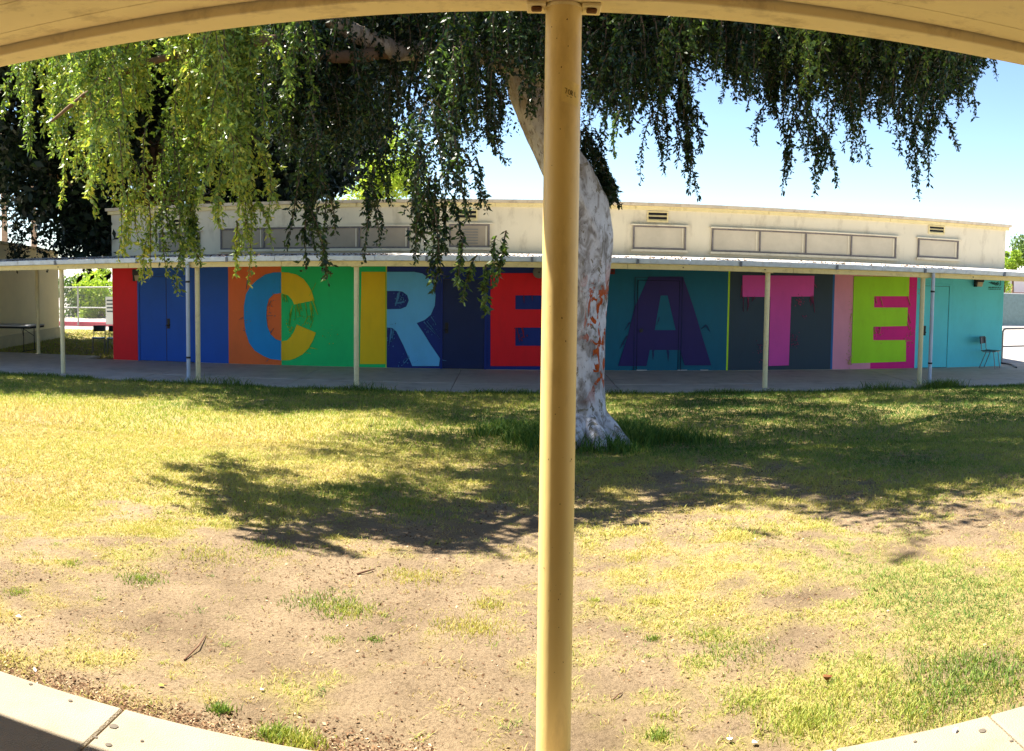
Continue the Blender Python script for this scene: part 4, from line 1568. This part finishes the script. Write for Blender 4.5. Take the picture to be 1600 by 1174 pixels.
# the long tails that hang below the rest: (px, py of tip, range, strands, spread, length)
for px, pyb, r, n_, spx, L_, tn in ((1062, 296, 8.6, 5, .08, .8, .2), (1046, 280, 8.6, 4, .06, .7, .2), (1036, 245, 8.7, 4, .07, .5, .2), (1215, 240, 8.8, 3, .06, .5, .2), (1240, 287, 8.8, 4, .05, .7, .2),
                            (1272, 288, 8.4, 4, .06, .8, .3), (1302, 285, 8.5, 4, .08, .7, .3), (1320, 250, 8.5, 3, .06, .5, .3), (1428, 300, 8.2, 3, .04, .7, .25), (1452, 272, 8.0, 3, .06, .5, .25), (1410, 232, 8.3, 4, .07, .5, .2),
                            (1470, 225, 8.1, 3, .06, .5, .25), (970, 215, 7.5, 3, .06, .4, .3), (1000, 190, 7.8, 4, .08, .4, .3), (682, 442, 6.7, 5, .06, .95, .26), (668, 420, 6.8, 4, .06, .8, .26), (700, 385, 6.9, 4, .06, .5, .26),
                            (482, 430, 7.1, 4, .05, .9, .3), (500, 425, 7.2, 3, .04, .5, .3), (577, 388, 8.0, 4, .06, .6, .25), (640, 350, 8.2, 3, .05, .5, .25), (736, 335, 7.9, 2, .04, .5, .3),
                            (280, 446, 7.2, 5, .06, .8, .55), (270, 420, 7.3, 4, .05, .7, .58), (228, 428, 7.2, 4, .05, .8, .8), (390, 428, 7.3, 4, .05, .8, .78), (206, 390, 7.2, 3, .06, .5, .8), (370, 385, 7.3, 3, .06, .5, .78),
                            (120, 325, 7.2, 3, .06, .5, .8), (45, 230, 8.6, 2, .05, .7, .6), (85, 240, 8.6, 2, .05, .7, .6), (28, 170, 8.6, 2, .05, .5, .6), (305, 400, 7.4, 2, .04, .5, .7)):
    rope(px, pyb, r, L_, tn, n_, spx, .13)  # tails take the same sunlit and shaded tints
    rope(px + rng.normal() * 5, pyb - rng.uniform(10, 30), r, L_ * .9, tn, n_, spx * 1.1, .13)
for px, pyb in ((758, 485), (745, 470), (725, 440), (775, 440), (790, 432), (968, 245)):
    hang(px, pyb, 6.6, .4, .45, .12, .3)
# upper crown above the frame: lobes of sprays, laid out over the ground that lies in shade
SX, SYY = -SUN.x / SUN.z, -SUN.y / SUN.z


def shade_prob(px, py):
    if py < 585 or py > 880:
        return 0.0
    if py < 640 and px > 400:
        return 1.0
    if px > 860 and py < 700:
        return .75
    if px > 900 and py < 760 + 40 * (px > 1150):
        return .8
    if px > 1280 and py < 845:
        return .4
    if 560 < px <= 860 and py < 705:
        return .55
    if 600 < px <= 860 and py < 865:
        return .25
    if 400 < px <= 640 and 690 < py < 800:
        return .16
    return 0.0


def to_pixel(p):
    d = Vector(p)
    cx_, cy_, cz_ = d.dot(RIGHT), d.dot(FWD), d.dot(UP)
    return 800 + F * math.atan2(cx_, cy_), V0 - F * cz_ / math.hypot(cx_, cy_)


nl = 0
while nl < 370:
    gx_, gy_ = rng.uniform(-5, 11), rng.uniform(4.6, 15.2)
    gz0 = float(lawn_z(gx_, gy_))
    ppx, ppy = to_pixel((gx_, gy_, gz0))
    if rng.random() > shade_prob(ppx, ppy):
        continue
    hh = rng.uniform(5.2, 9.0)
    c = np.array([gx_ - SX * hh, gy_ - SYY * hh, gz0 + hh])
    cpx, cpy = to_pixel(c)
    if cpy > 60 or (cpx > 1520 and cpy > -20):
        continue
    nl += 1
    for _ in range(5):
        tp = c + rng.normal(size=3) * np.array([.5, .5, .3])
        fol.strand(tp, rng.uniform(.4, .7), tilt=abs(rng.normal()) * .8, az2=rng.uniform(0, 6.28), tint=0.35, tv=.14, thick=rng.uniform(.9, 1.3), stem=False)
    fol.cloud(c, (.62, .62, .4), 250, .11, .3, .14, .55)
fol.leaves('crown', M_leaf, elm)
fol.twigs('twigs', M_twig, elm, r=.006)

# ---- big dark ficus behind the left end
fx = at_r(238, 300, 27)
fic = thing('ficus_tree', (fx.x, fx.y, FLOOR - .1), 'huge dark ficus with spreading crown behind the left of the building', 'tree')
FZ = FLOOR - .1
MB().tube([(fx.x, fx.y, FZ), (fx.x + .1, fx.y, FZ + 2.5), (fx.x, fx.y, FZ + 4.6), (fx.x + .2, fx.y, FZ + 6.5), (fx.x + .6, fx.y + .3, FZ + 9)], [.75, .55, .48, .36, .15], 18).build('trunk', M_brown, fic, smooth=True)
limb([(238, 330, 27), (190, 300, 26.5), (130, 285, 26), (70, 262, 25.5), (20, 235, 25)], [.30, .24, .2, .16, .08], material=M_brown, parent=fic)
limb([(238, 320, 27), (235, 260, 26.6), (228, 210, 26.2), (200, 150, 26)], [.3, .24, .2, .1], material=M_brown, parent=fic)
limb([(240, 330, 27), (300, 260, 27), (380, 200, 27), (470, 150, 27)], [.3, .22, .16, .08], material=M_brown, parent=fic)
ff = Foliage()
n_c = 0
while n_c < 420:
    px, py, r = rng.uniform(-120, 620), rng.uniform(-260, 395), rng.uniform(20.5, 32)
    # outline of the ficus mass in the photograph
    lim = np.interp(px, [-120, 0, 20, 60, 110, 140, 180, 200, 420, 480, 540, 600, 640], [300, 318, 345, 330, 365, 395, 398, 330, 330, 315, 265, 190, 100])
    if py > lim:
        continue
    if 190 < px < 262 and 220 < py < 330 and r < 27.5:
        continue
    c = at_r(px, py, r)
    s_ = rng.uniform(.7, 1.3)
    ff.cloud(c, (s_ * 1.1, s_ * 1.1, s_ * .8), 380, .26, .35, .2)
    n_c += 1
# forward clusters over the roof, added to shade the far left lawn
for _ in range(110):
    c = (rng.uniform(-17, -5.5), rng.uniform(13.6, 19), rng.uniform(4.6, 7.6))
    if c[2] / math.hypot(c[0], c[1]) < .2:
        continue
    ff.cloud(c, (1.0, 1.0, .7), 300, .2, .35, .2)
for _ in range(60):       # hanging fringe at the left, in front of the white sky
    px = rng.uniform(20, 178)
    c = at_r(px, rng.uniform(350, 400), rng.uniform(22, 25))
    if px < 90 and rng.random() < .6:
        continue
    ff.cloud(c, (.35, .35, .5), 60, .14, .35, .2)
ff.leaves('crown', M_ficus, fic)


def bushy_tree(px, py, r, w, h, material, label, n=22, per=330, size=.18, tint=.5, zbase=None, name='leafy_tree', group=None):
    c = at_r(px, py, r)
    zb = FLOOR - .1 if zbase is None else zbase
    t = thing(name, (c.x, c.y, zb), label, 'tree', group)
    MB().tube([(c.x, c.y, zb), (c.x + .05, c.y, zb + (c.z - zb) * .5), (c.x, c.y, c.z + h * .3)], [.02 * h + .1, .015 * h + .07, .03], 12).build('trunk', M_brown, t, smooth=True)
    f = Foliage()
    for _ in range(n):
        u = rng.normal(size=3)
        u /= np.linalg.norm(u)
        rr = rng.random() ** .5
        q = (c.x + u[0] * rr * w * .8, c.y + u[1] * rr * w * .8, c.z + u[2] * rr * h * .8)
        s_ = rng.uniform(.22, .42)
        f.cloud(q, (w * s_, w * s_, h * s_), per, size, tint, .22)
    f.leaves('crown', material, t)
    return t


bushy_tree(590, 275, 36, 2.3, 2.3, M_light, 'sunlit yellow green tree top above the roof', n=30, per=420, size=.16, tint=.7)
bushy_tree(158, 470, 42, 2.0, 1.5, M_light, 'bright green bush behind the chain link fence', n=20, per=350, size=.16, tint=.5)
bushy_tree(118, 480, 44, 2.3, 1.7, M_mid, 'dull green bush behind the chain link fence', n=20, per=350, size=.18, tint=.4)
bushy_tree(135, 445, 58, 2.4, 1.5, M_light, 'pale green tree far beyond the fence', n=16, per=300, size=.25, tint=.6)
bushy_tree(1606, 392, 58, 1.6, 1.6, M_mid, 'dark green tree crown past the right end of the roof', n=20, per=320, size=.2, tint=.4)
bushy_tree(1583, 408, 50, 0.9, 0.7, M_light, 'light green tree crown just right of the roof end', n=14, per=260, size=.16, tint=.4)
bushy_tree(1569, 445, 48, 0.5, 0.9, M_light, 'small pale shrub showing at the corner of the aqua wall', n=10, per=200, size=.12, tint=.8)


def palm(px, r, label):
    c = at_r(px, 380, r)
    t = thing('palm_tree', (c.x, c.y, FLOOR - .1), label, 'tree', 'tall palms behind the side building')
    b = MB().tube([(c.x, c.y, FLOOR - .1), (c.x + .1, c.y, 4), (c.x, c.y, 9.5), (c.x + .15, c.y, 14)], [.30, .22, .2, .17], 12)
    b.build('trunk', mat('palm_trunk_bark', S(170, 140, 112), 0.9, 0.2, 8), t, smooth=True)
    q = []
    for k in range(26):
        a = k * 2.399
        up = random.uniform(-.5, .9)
        dirn = Vector((math.cos(a), math.sin(a), up))
        prev = Vector((c.x + .15, c.y, 14))
        w = Vector((-math.sin(a), math.cos(a), 0)) * .22
        for i in range(6):
            nx = prev + dirn * .33
            dirn = (dirn + Vector((0, 0, -.22))).normalized()
            q.append([prev - w, prev + w, nx + w * .85, nx - w * .85])
            prev = nx
            w *= .82
    np_mesh('fronds', np.array([[tuple(z) for z in f] for f in q]), 4, M_mid, t, np.full(len(q), .3))


palm(6, 60, 'tall thin palm trunk at the very left edge above the side building')
palm(52, 66, 'tall thin palm trunk right of the first above the side building')

# ================================================================== GRASS
M_grass = leaf_mat('grass_blade', [(0.0, S(180, 154, 108)), (0.25, S(184, 168, 98)), (0.5, S(166, 166, 80)), (0.75, S(118, 140, 62)), (1.0, S(66, 98, 42))], 0.3, 0.6, .2)


def blades(x, y, h, w, lean, tint, zf=None, flat=False):
    n = len(x)
    z = (zf or lawn_height)(x, y) - 0.004
    b = np.stack([x, y, z], -1)
    a = rng.uniform(0, 2 * np.pi, n)
    wd = np.stack([np.cos(a), np.sin(a), np.zeros(n)], -1) * (w / 2)[:, None]
    la = rng.uniform(0, 2 * np.pi, n)
    ld = np.stack([np.cos(la), np.sin(la), np.zeros(n)], -1) * (h * lean)[:, None]
    up = np.zeros((n, 3))
    up[:, 2] = h
    if flat:
        tip = b + up * .95 + ld * .7
        return np.stack([b - wd, b + wd, tip + wd * .25, tip - wd * .25], 1), tint
    m_ = b + up * .6 + ld * .35
    tip = b + up * .95 + ld
    out = [np.stack([b - wd, b + wd, m_ + wd * .8, m_ - wd * .8], 1), np.stack([m_ - wd * .8, m_ + wd * .8, tip + wd * .08, tip - wd * .08], 1)]
    return np.concatenate(out), np.concatenate([tint, tint])


def view_ok(x, y):
    return np.abs(np.arctan2(x, y)) < 0.66


GQ, GT_ = [], []


def add_grass(n, y0, y1, hmin, hmax, w, dens_pow=1.0, tint_shift=0.0):
    y = rng.uniform(y0 ** 2, y1 ** 2, n) ** .5
    x = rng.uniform(-0.78, 0.78, n) * y
    ok = view_ok(x, y) & (y > 2.68 - .042 * x)
    x, y = x[ok], y[ok]
    gmt = grass_amount(x, y)
    keep = rng.random(len(x)) < gmt ** dens_pow
    x, y, gmt = x[keep], y[keep], gmt[keep]
    h = rng.uniform(hmin, hmax, len(x)) * (0.65 + .5 * gmt)
    # colour zones: straw in the sunny middle, greener far off, at the lower right and in patches
    gz_ = fbm(x, y, 0.7, 41) - .5
    t = 0.42 + 0.85 * gz_ + 0.24 * sstep(8.5, 12.5, y) + 0.25 * sstep(1.0, 3.5, x) * sstep(6.0, 8, y) + .45 * np.exp(-(((x - 2.3) / .7) ** 2 + ((y - 3.7) / .7) ** 2))
    t += 0.35 * np.exp(-((x - .8) / 2.2) ** 2 - ((y - 9.6) / 1.6) ** 2)
    t -= 0.16 * sstep(-1.0, -4, x) * (1 - sstep(9, 12.5, y))
    t = np.clip(t + rng.normal(size=len(x)) * .13 + tint_shift, 0, 1)
    q, tt = blades(x, y, h, np.full(len(x), w) * rng.uniform(.6, 1.3, len(x)), rng.uniform(.3, 1.8, len(x)), t, flat=y0 > 8)
    GQ.append(q)
    GT_.append(tt)


add_grass(150000, 2.65, 5.5, .010, .030, .0036)
add_grass(130000, 5.3, 9.0, .014, .042, .006)
add_grass(130000, 8.8, 15.0, .02, .055, .011)


# flattened straw at the edges of the turf
n = 60000
y = rng.uniform(2.7 ** 2, 9.0 ** 2, n) ** .5
x = rng.uniform(-.78, .78, n) * y
ok = view_ok(x, y) & (y > 2.70 - .042 * x)
x, y = x[ok], y[ok]
ga = grass_amount(x, y)
ok = rng.random(len(x)) < np.clip(.06 + 1.2 * ga * (1 - ga) * 2 + .25 * ga, 0, 1) * sstep(.3, .6, fbm(x, y, 2.4, 91))
x, y = x[ok], y[ok]
q, tt = blades(x, y, rng.uniform(.008, .02, len(x)), rng.uniform(.002, .0045, len(x)), rng.uniform(1.5, 3.5, len(x)), np.clip(.10 + rng.normal(size=len(x)) * .1, 0, 1))
GQ.append(q)
GT_.append(tt)


def tuft(px, py, n, spread, h, t, w=.005, z=None):
    d = ray(px, py)
    y = 9.0
    for _ in range(25):
        y = float(lawn_z(0, y)) * d.y / d.z
    x = d.x / d.y * y
    xs_, ys_ = rng.normal(x, spread, n), rng.normal(y, spread * .8, n)
    ok = ys_ > 2.68 - .042 * xs_
    xs_, ys_ = xs_[ok], ys_[ok]
    n = len(xs_)
    q, tt = blades(xs_, ys_, rng.uniform(.5, 1.1, n) * h, np.full(n, w) * rng.uniform(.6, 1.3, n), rng.uniform(.2, .9, n), np.clip(t + rng.normal(size=n) * .12, 0, 1))
    GQ.append(q)
    GT_.append(tt)


for (px, py, n, sp_, h, t) in ((510, 945, 420, .13, .05, .85), (545, 955, 300, .10, .05, .6), (220, 905, 260, .08, .045, .8), (25, 925, 160, .05, .035, .7), (585, 1000, 90, .03, .03, .85), (520, 1000, 80, .05, .03, .7),
                            (345, 1112, 120, .025, .06, .85), (430, 1150, 220, .04, .07, .75), (470, 1165, 260, .05, .07, .6), (740, 980, 420, .11, .05, .4), (650, 900, 320, .12, .05, .4), (765, 945, 160, .06, .05, .45),
                            (1020, 1000, 60, .02, .05, .85), (1020, 940, 100, .03, .04, .5), (990, 870, 160, .06, .05, .4), (930, 940, 40, .02, .04, .6), (1150, 1020, 320, .12, .045, .8), (1110, 990, 240, .09, .045, .7),
                            (1030, 1150, 90, .03, .06, .8), (1040, 1120, 60, .03, .04, .6), (1260, 1130, 500, .10, .07, .65), (1340, 1080, 400, .12, .05, .6), (1430, 1110, 500, .12, .06, .7), (1500, 1080, 900, .18, .06, .9), (1560, 1050, 900, .2, .06, .9), (1480, 1040, 500, .16, .05, .85),
                            (1170, 1100, 200, .07, .05, .7), (240, 830, 300, .12, .05, .45), (110, 880, 120, .05, .04, .7), (330, 870, 300, .14, .05, .5), (420, 860, 260, .12, .05, .6), (560, 770, 600, .25, .07, .8), (640, 800, 500, .22, .06, .75)):
    tuft(px, py, int(n * 1.5), sp_ * .9, h * .62, t - .06, .0042)
# many tiny tufts and dead patches over the bare earth
for _ in range(1500):
    yc = rng.uniform(2.75 ** 2, 7.5 ** 2) ** .5
    xc = rng.uniform(-.72, .72) * yc
    if yc < 2.75 - .042 * xc:
        continue
    if rng.random() > .25 + fbm(np.array([xc]), np.array([yc]), 1.1, 17)[0] * .9:
        continue
    n = int(rng.integers(8, 34))
    sp2 = rng.uniform(.012, .05)
    xs_, ys_ = rng.normal(xc, sp2, n), rng.normal(yc, sp2 * .8, n)
    ok = ys_ > 2.69 - .042 * xs_
    xs_, ys_ = xs_[ok], ys_[ok]
    n = len(xs_)
    if not n:
        continue
    tb_ = rng.choice([.05, .15, .3, .45, .65, .85], p=[.2, .22, .2, .16, .13, .09])
    q, tt = blades(xs_, ys_, rng.uniform(.008, .026, n), np.full(n, .0034), rng.uniform(.4, 2.2, n), np.clip(tb_ + rng.normal(size=n) * .1, 0, 1))
    GQ.append(q)
    GT_.append(tt)
# long grass round the trunk
for _ in range(60):
    a = random.uniform(0, 6.28)
    rr = random.uniform(.42, .95)
    n = 26
    xs_, ys_ = rng.normal(TBX + rr * math.cos(a), .09, n), rng.normal(TBY + rr * math.sin(a) * .9, .09, n)
    q, tt = blades(xs_, ys_, rng.uniform(.10, .27, n), np.full(n, .011), rng.uniform(.3, 1.1, n), np.clip(.92 + rng.normal(size=n) * .08, 0, 1))
    GQ.append(q)
    GT_.append(tt)
for (cx, cy) in ((770, 680), (800, 672), (820, 690), (1010, 690), (1040, 683), (990, 668), (960, 705), (1080, 690)):
    tuft(cx, cy, 260, .16, .16, .95, .012)
# ragged grass along the far walkway edge
n = 9000
x = rng.uniform(-12, 12, n)
kk = fbm(x, x * 0, 1.2, 66)
keep = rng.random(n) < sstep(.35, .65, kk) + .15
x = x[keep]
y = edge_y - abs(rng.normal(size=len(x))) * .12 - .01
q, tt = blades(x, y, rng.uniform(.03, .11, len(x)) * (.5 + kk[keep]), np.full(len(x), .011), rng.uniform(.2, .9, len(x)), np.clip(.85 + rng.normal(size=len(x)) * .12, 0, 1))
GQ.append(q)
GT_.append(tt)
for xx_, n in ((posts[5] + .15, 260), (posts[5] + .4, 200), (posts[5] - 1.2, 150), (posts[2] + .3, 60), (posts[1] + .2, 60), (posts[1] + .9, 120)):
    xs_, ys_ = rng.normal(xx_, .22, n), edge_y - abs(rng.normal(size=n)) * .1
    q, tt = blades(xs_, ys_, rng.uniform(.08, .24, n), np.full(n, .012), rng.uniform(.3, 1.0, n), np.clip(.85 + rng.normal(size=n) * .1, 0, 1))
    GQ.append(q)
    GT_.append(tt)
# grass in the gap at the left
n = 26000
x, y = rng.uniform(-24, -9.6, n), rng.uniform(19.05, 28, n)
q, tt = blades(x, y, rng.uniform(.03, .07, n), np.full(n, .022), rng.uniform(.2, 1, n), np.clip(.5 + rng.normal(size=n) * .15, 0, 1), zf=lambda a, b: np.full(len(a), FLOOR - .06))
GQ.append(q)
GT_.append(tt)
gr = np_mesh('grass', np.concatenate(GQ), 4, M_grass, None, np.concatenate(GT_), kind='stuff', loc=(0, 9, -1.9))
tag(gr, 'short yellowing and green grass blades growing in patches over the lawn')

# ---- litter: chips of dead grass, bark and stones on the bare earth
n = 46000
y = rng.uniform(2.68 ** 2, 9.5 ** 2, n) ** .5
x = rng.uniform(-.75, .75, n) * y
ok = (y > 2.68 - .042 * x)
x, y = x[ok], y[ok]
cl = fbm(x, y, 1.6, 88)
ok = rng.random(len(x)) < sstep(.35, .65, cl) + .12
x, y = x[ok], y[ok]
# a drift of dry bits against the left hand kerb
xk = rng.uniform(-2.3, -.25, 5200)
yk = 2.69 - .042 * xk + np.abs(rng.normal(size=5200)) * .07 * (.4 + fbm(xk, xk * 0, 2.5, 12) * 1.6)
x, y = np.concatenate([x, xk]), np.concatenate([y, yk])
n = len(x)
a = rng.uniform(0, 6.28, n)
L = rng.uniform(.003, .012, n) * (0.6 + y * .1)
w = L * rng.uniform(.15, .6, n)
zz = lawn_height(x, y) + .004
c = np.stack([x, y, zz], -1)
u = np.stack([np.cos(a), np.sin(a), rng.normal(size=n) * .35], -1) * L[:, None]
v = np.stack([-np.sin(a), np.cos(a), rng.normal(size=n) * .5], -1) * w[:, None]
Q = np.stack([c - u, c + v, c + u, c - v], 1)
M_litter = leaf_mat('ground_litter', [(0.0, S(84, 62, 46)), (0.45, S(120, 94, 70)), (0.7, S(160, 130, 98)), (1.0, S(206, 186, 158))], 0.1, 0.9, .1)
lt = np_mesh('ground_litter', Q, 4, M_litter, None, rng.random(n) ** 2.0 * .9, kind='stuff', loc=(0, 5, -1.7))
tag(lt, 'scattered chips of dry leaves bark and dead grass on the bare earth')


def on_lawn(px, py):
    d = ray(px, py)
    y = 5.0
    for _ in range(25):
        y = float(lawn_z(0, y)) * d.y / d.z
    x = d.x / d.y * y
    return Vector((x, y, float(lawn_height(np.array([x]), np.array([y]))[0])))


def twig(p0, p1, r, label):
    a, b = on_lawn(*p0), on_lawn(*p1)
    mid = a.lerp(b, .5) + Vector((0, 0, .012)) + (b - a).cross(Vector((0, 0, 1))) * .05
    o = MB().tube([a + Vector((0, 0, r)), mid, b + Vector((0, 0, r * 1.5))], [r, r * .85, r * .5], 7).build('fallen_twig', mat('dead_twig', S(96, 66, 50), 0.9, 0.2, 12), smooth=True, loc=a)
    tag(o, label, 'twig', 'fallen twigs')


twig((288, 1033), (322, 995), .004, 'thin dark twig lying on the bare earth at lower left')
twig((558, 897), (586, 889), .006, 'short dark twig in front of the shaded patch')
twig((958, 1095), (972, 1083), .003, 'small brown twig just right of the ochre pole foot')


def leaf_thing(px, py, L, w, c, label, name='fallen_leaf', curl=.4, ang=0.5, cat='leaf'):
    p = on_lawn(px, py)
    b = MB()
    n = 6
    ca_, sa_ = math.cos(ang), math.sin(ang)
    prof = [0.05, .6, 1, .95, .6, .05, 0.02]
    for i in range(n + 1):
        t = i / n - .5
        for s in (-1, 0, 1):
            lx, ly = t * L, s * w / 2 * prof[i]
            lz = .006 + curl * (abs(s) * prof[i] * w * .5 + (t * 2) ** 2 * L * .35)
            b.v.append((p.x + lx * ca_ - ly * sa_, p.y + lx * sa_ + ly * ca_, p.z + lz))
    for i in range(n):
        for s in range(2):
            a = i * 3 + s
            b.f.append((a, a + 1, a + 4, a + 3))
    o = b.build(name, c, loc=p, smooth=True)
    md = o.modifiers.new('thickness', 'SOLIDIFY')
    md.thickness = 0.0015
    tag(o, label, cat)


leaf_thing(1294, 1066, .07, .035, mat('curled_brown_leaf', S(120, 78, 44), 0.8, .3, 20), 'curled brown dry leaf on the grass at lower right', curl=1.1)
leaf_thing(253, 1076, .03, .014, mat('fresh_yellow_leaf', S(190, 200, 60), 0.6), 'tiny yellow green leaf on earth by the left kerb', curl=.3)
leaf_thing(30, 966, .035, .025, mat('white_scrap', S(232, 228, 222), 0.7), 'small white scrap on bare earth at the far left', 'paper_scrap', .7, 0.3, 'scrap')
leaf_thing(55, 1050, .045, .012, mat('white_scrap', (0, 0, 0)), 'thin white wrapper lying along the left kerb', 'paper_scrap', .4, -.8, 'scrap')
leaf_thing(410, 1079, .022, .018, mat('white_scrap', (0, 0, 0)), 'white crumb of paper near the tuft at the left kerb', 'paper_scrap', .8, 1.0, 'scrap')
leaf_thing(1140, 1160, .032, .022, mat('white_scrap', (0, 0, 0)), 'white scrap in dry grass beside the right kerb', 'paper_scrap', .8, 1.3, 'scrap')
leaf_thing(1180, 1165, .028, .022, mat('white_scrap', (0, 0, 0)), 'second white scrap by the right kerb, nearest to it', 'paper_scrap', .8, .3, 'scrap')
pw = at_z(1493, 1144, NEARZ)
o = MB().rbox((pw.x, pw.y, NEARZ + .006), .02, .011, .01, .6).build('candy_wrapper', mat('blue_white_wrapper', S(205, 214, 232), 0.4), loc=(pw.x, pw.y, NEARZ))
tag(o, 'tiny pale blue wrapper on the right hand kerb', 'wrapper')

# ================================================================== NEAR COVERED WALKWAY (roof edge and pole in front of the camera)
EV = 0.85                      # underside of the edge beam above the lens
nr = thing('near_canopy', (0, 2.75, NEARZ), 'ochre painted roof edge with soffit boards overhead in the foreground', 'canopy')


def nbox(x0, x1, y0, y1, z0, z1):
    return [near(x, y, z) for z in (z0, z1) for x, y in ((x0, y0), (x1, y0), (x1, y1), (x0, y1))]


# edge beam in lengths, soffit boards behind it, roof sheet on top
for i, (x0, x1) in enumerate(((-8.0, -2.6), (-2.595, 2.5), (2.505, 8.0))):
    MB().hexa(nbox(x0, x1, 2.655, 2.80, EV, EV + .16)).build('edge_beam', M_yellow2, nr, bevel=.004)
ysf = [2.650, 2.515, 2.25, 1.98, 1.71, 1.44, 1.17, .9, .63, .36, .09, -.18, -.45, -.72, -.99, -1.26, -1.53, -1.8, -2.07]
for i in range(len(ysf) - 1):
    MB().hexa(nbox(-8, 8, ysf[i + 1] + .003, ysf[i] - .001, EV + .035, EV + .06)).build('soffit_board', M_yellow2, nr, bevel=.002)
MB().hexa(nbox(-8, 8, -2.4, 2.88, EV + .162, EV + .21)).build('roof', mat('roofing_felt', S(120, 112, 104), .9, .2, 4), nr)
MB().hexa(nbox(-8, 8, -2.30, -2.14, NEARZ, EV + .16)).build('rear_wall', mat('ochre_rear_wall', S(140, 122, 92), .8, .1, 2), nr)

px_, py_ = at_y(874, 500, 2.735).x, 2.735
RP = 0.0585
pole = thing('roof_pole', (px_, py_, NEARZ), 'glossy round pole of cream paint tinted ochre by its light in the middle foreground holding up the roof edge', 'pole')
nseg = 24
ppts = [(px_, py_, NEARZ + (EV - NEARZ) * i / nseg) for i in range(nseg + 1)]
MB().tube(ppts, RP, 48).build('shaft', M_yellow, pole, smooth=True)
ang = YAW
c_ = Vector((px_, py_, 0))
for s in (-1, 1):
    MB().rbox((px_ + s * .088, py_ + .0, EV - .006), .062, .10, .012, ang).build('cap_plate', M_yellow2, pole, bevel=.003)
    MB().rbox((px_ + s * .088, py_ - .02, EV - .018), .034, .028, .012, ang).build('bolt_plate', mat('rusty_plate', S(110, 70, 34), .8, .3, 20), pole, bevel=.004)
MB().tube([(px_, py_, EV - .012), (px_, py_, EV - .003)], RP + .004, 40).build('weld_collar', M_yellow2, pole, smooth=True)
# worn paper label stuck to the pole
lb = MB()
a0, a1 = math.radians(-8), math.radians(52)
z0_, z1_ = at_y(880, 158, py_ - RP).z, at_y(880, 123, py_ - RP).z
nn_ = 12
for i in range(nn_ + 1):
    a = a0 + (a1 - a0) * i / nn_
    rr = RP + .0012
    sk = -.014 * i / nn_
    lb.v.append((px_ + rr * math.sin(a), py_ - rr * math.cos(a), z0_ + sk))
    lb.v.append((px_ + rr * math.sin(a + math.radians(-0) + .08), py_ - rr * math.cos(a + .08), z1_ + sk))
for i in range(nn_):
    k = i * 2
    lb.f.append((k, k + 2, k + 3, k + 1))
lab = lb.build('paper_label', mat('worn_paper_label', S(232, 206, 130), .8, .12, 40), pole, smooth=True)
lab['label'] = 'worn cream sticker with faded writing'
# faded characters on it
ch = MB()
zc = (z0_ + z1_) / 2 - .003


def stroke(pts, w=.0022):
    for (ua, va), (ub, vb) in zip(pts[:-1], pts[1:]):
        k = len(ch.v)
        rr = RP + .0022
        du, dv = ub - ua, vb - va
        L = math.hypot(du, dv) or 1
        ou, ov = -dv / L * w / 2, du / L * w / 2
        for (u, v) in ((ua + ou, va + ov), (ub + ou, vb + ov), (ub - ou, vb - ov), (ua - ou, va - ov)):
            a = math.radians(3) + u / RP
            ch.v.append((px_ + rr * math.sin(a), py_ - rr * math.cos(a), zc + v - u * .25))
        ch.f.append((k, k + 1, k + 2, k + 3))


stroke([(.000, .009), (.007, .009), (.003, -.007)])
stroke([(.011, .005), (.011, -.005), (.015, -.007), (.018, -.004), (.018, .005), (.014, .008), (.011, .005)])
stroke([(.021, -.007), (.021, .008), (.026, .006), (.025, .001), (.021, .000), (.027, -.007)])
stroke([(.034, .008), (.034, -.006), (.040, -.006)])
stroke([(.006, -.014), (.012, -.013)], .0018)
stroke([(.016, -.014), (.024, -.013)], .0018)
ch.build('label_writing', mat('faded_ink', S(120, 96, 44), .8), lab)
for dz, w_ in ((.0, .0), ):
    pass
# paint chips on the shaft
for (px2, py2, s_) in ((857, 718, .004), (893, 718, .004), (878, 497, .0035), (884, 533, .004), (880, 1035, .003), (870, 60, .003), (862, 42, .003), (886, 30, .004), (893, 1070, .004), (850, 888, .003)) + tuple((random.uniform(846, 902), random.uniform(20, 1170), random.uniform(.0012, .0034)) for _ in range(34)):
    d = ray(px2, py2)
    # intersect the ray with the pole's cylinder
    A_ = d.x ** 2 + d.y ** 2
    B_ = -2 * (d.x * px_ + d.y * py_)
    C_ = px_ ** 2 + py_ ** 2 - (RP + .001) ** 2
    D_ = B_ * B_ - 4 * A_ * C_
    if D_ < 0:
        continue
    h = d * ((-B_ - math.sqrt(D_)) / (2 * A_))
    nrm_ = Vector((h.x - px_, h.y - py_, 0)).normalized()
    tg = Vector((-nrm_.y, nrm_.x, 0))
    cb = MB()
    k = 0
    m_ = 7
    for j in range(m_):
        a = 6.283 * j / m_
        rr = s_ * random.uniform(.4, 1.1)
        cb.v.append(tuple(h + tg * rr * math.cos(a) * .7 + Vector((0, 0, rr * math.sin(a)))))
    cb.f.append(tuple(range(k, k + m_)))
    cb.build('paint_chip', mat('chip_brown', S(96, 60, 30), .9, .3, 40), pole)
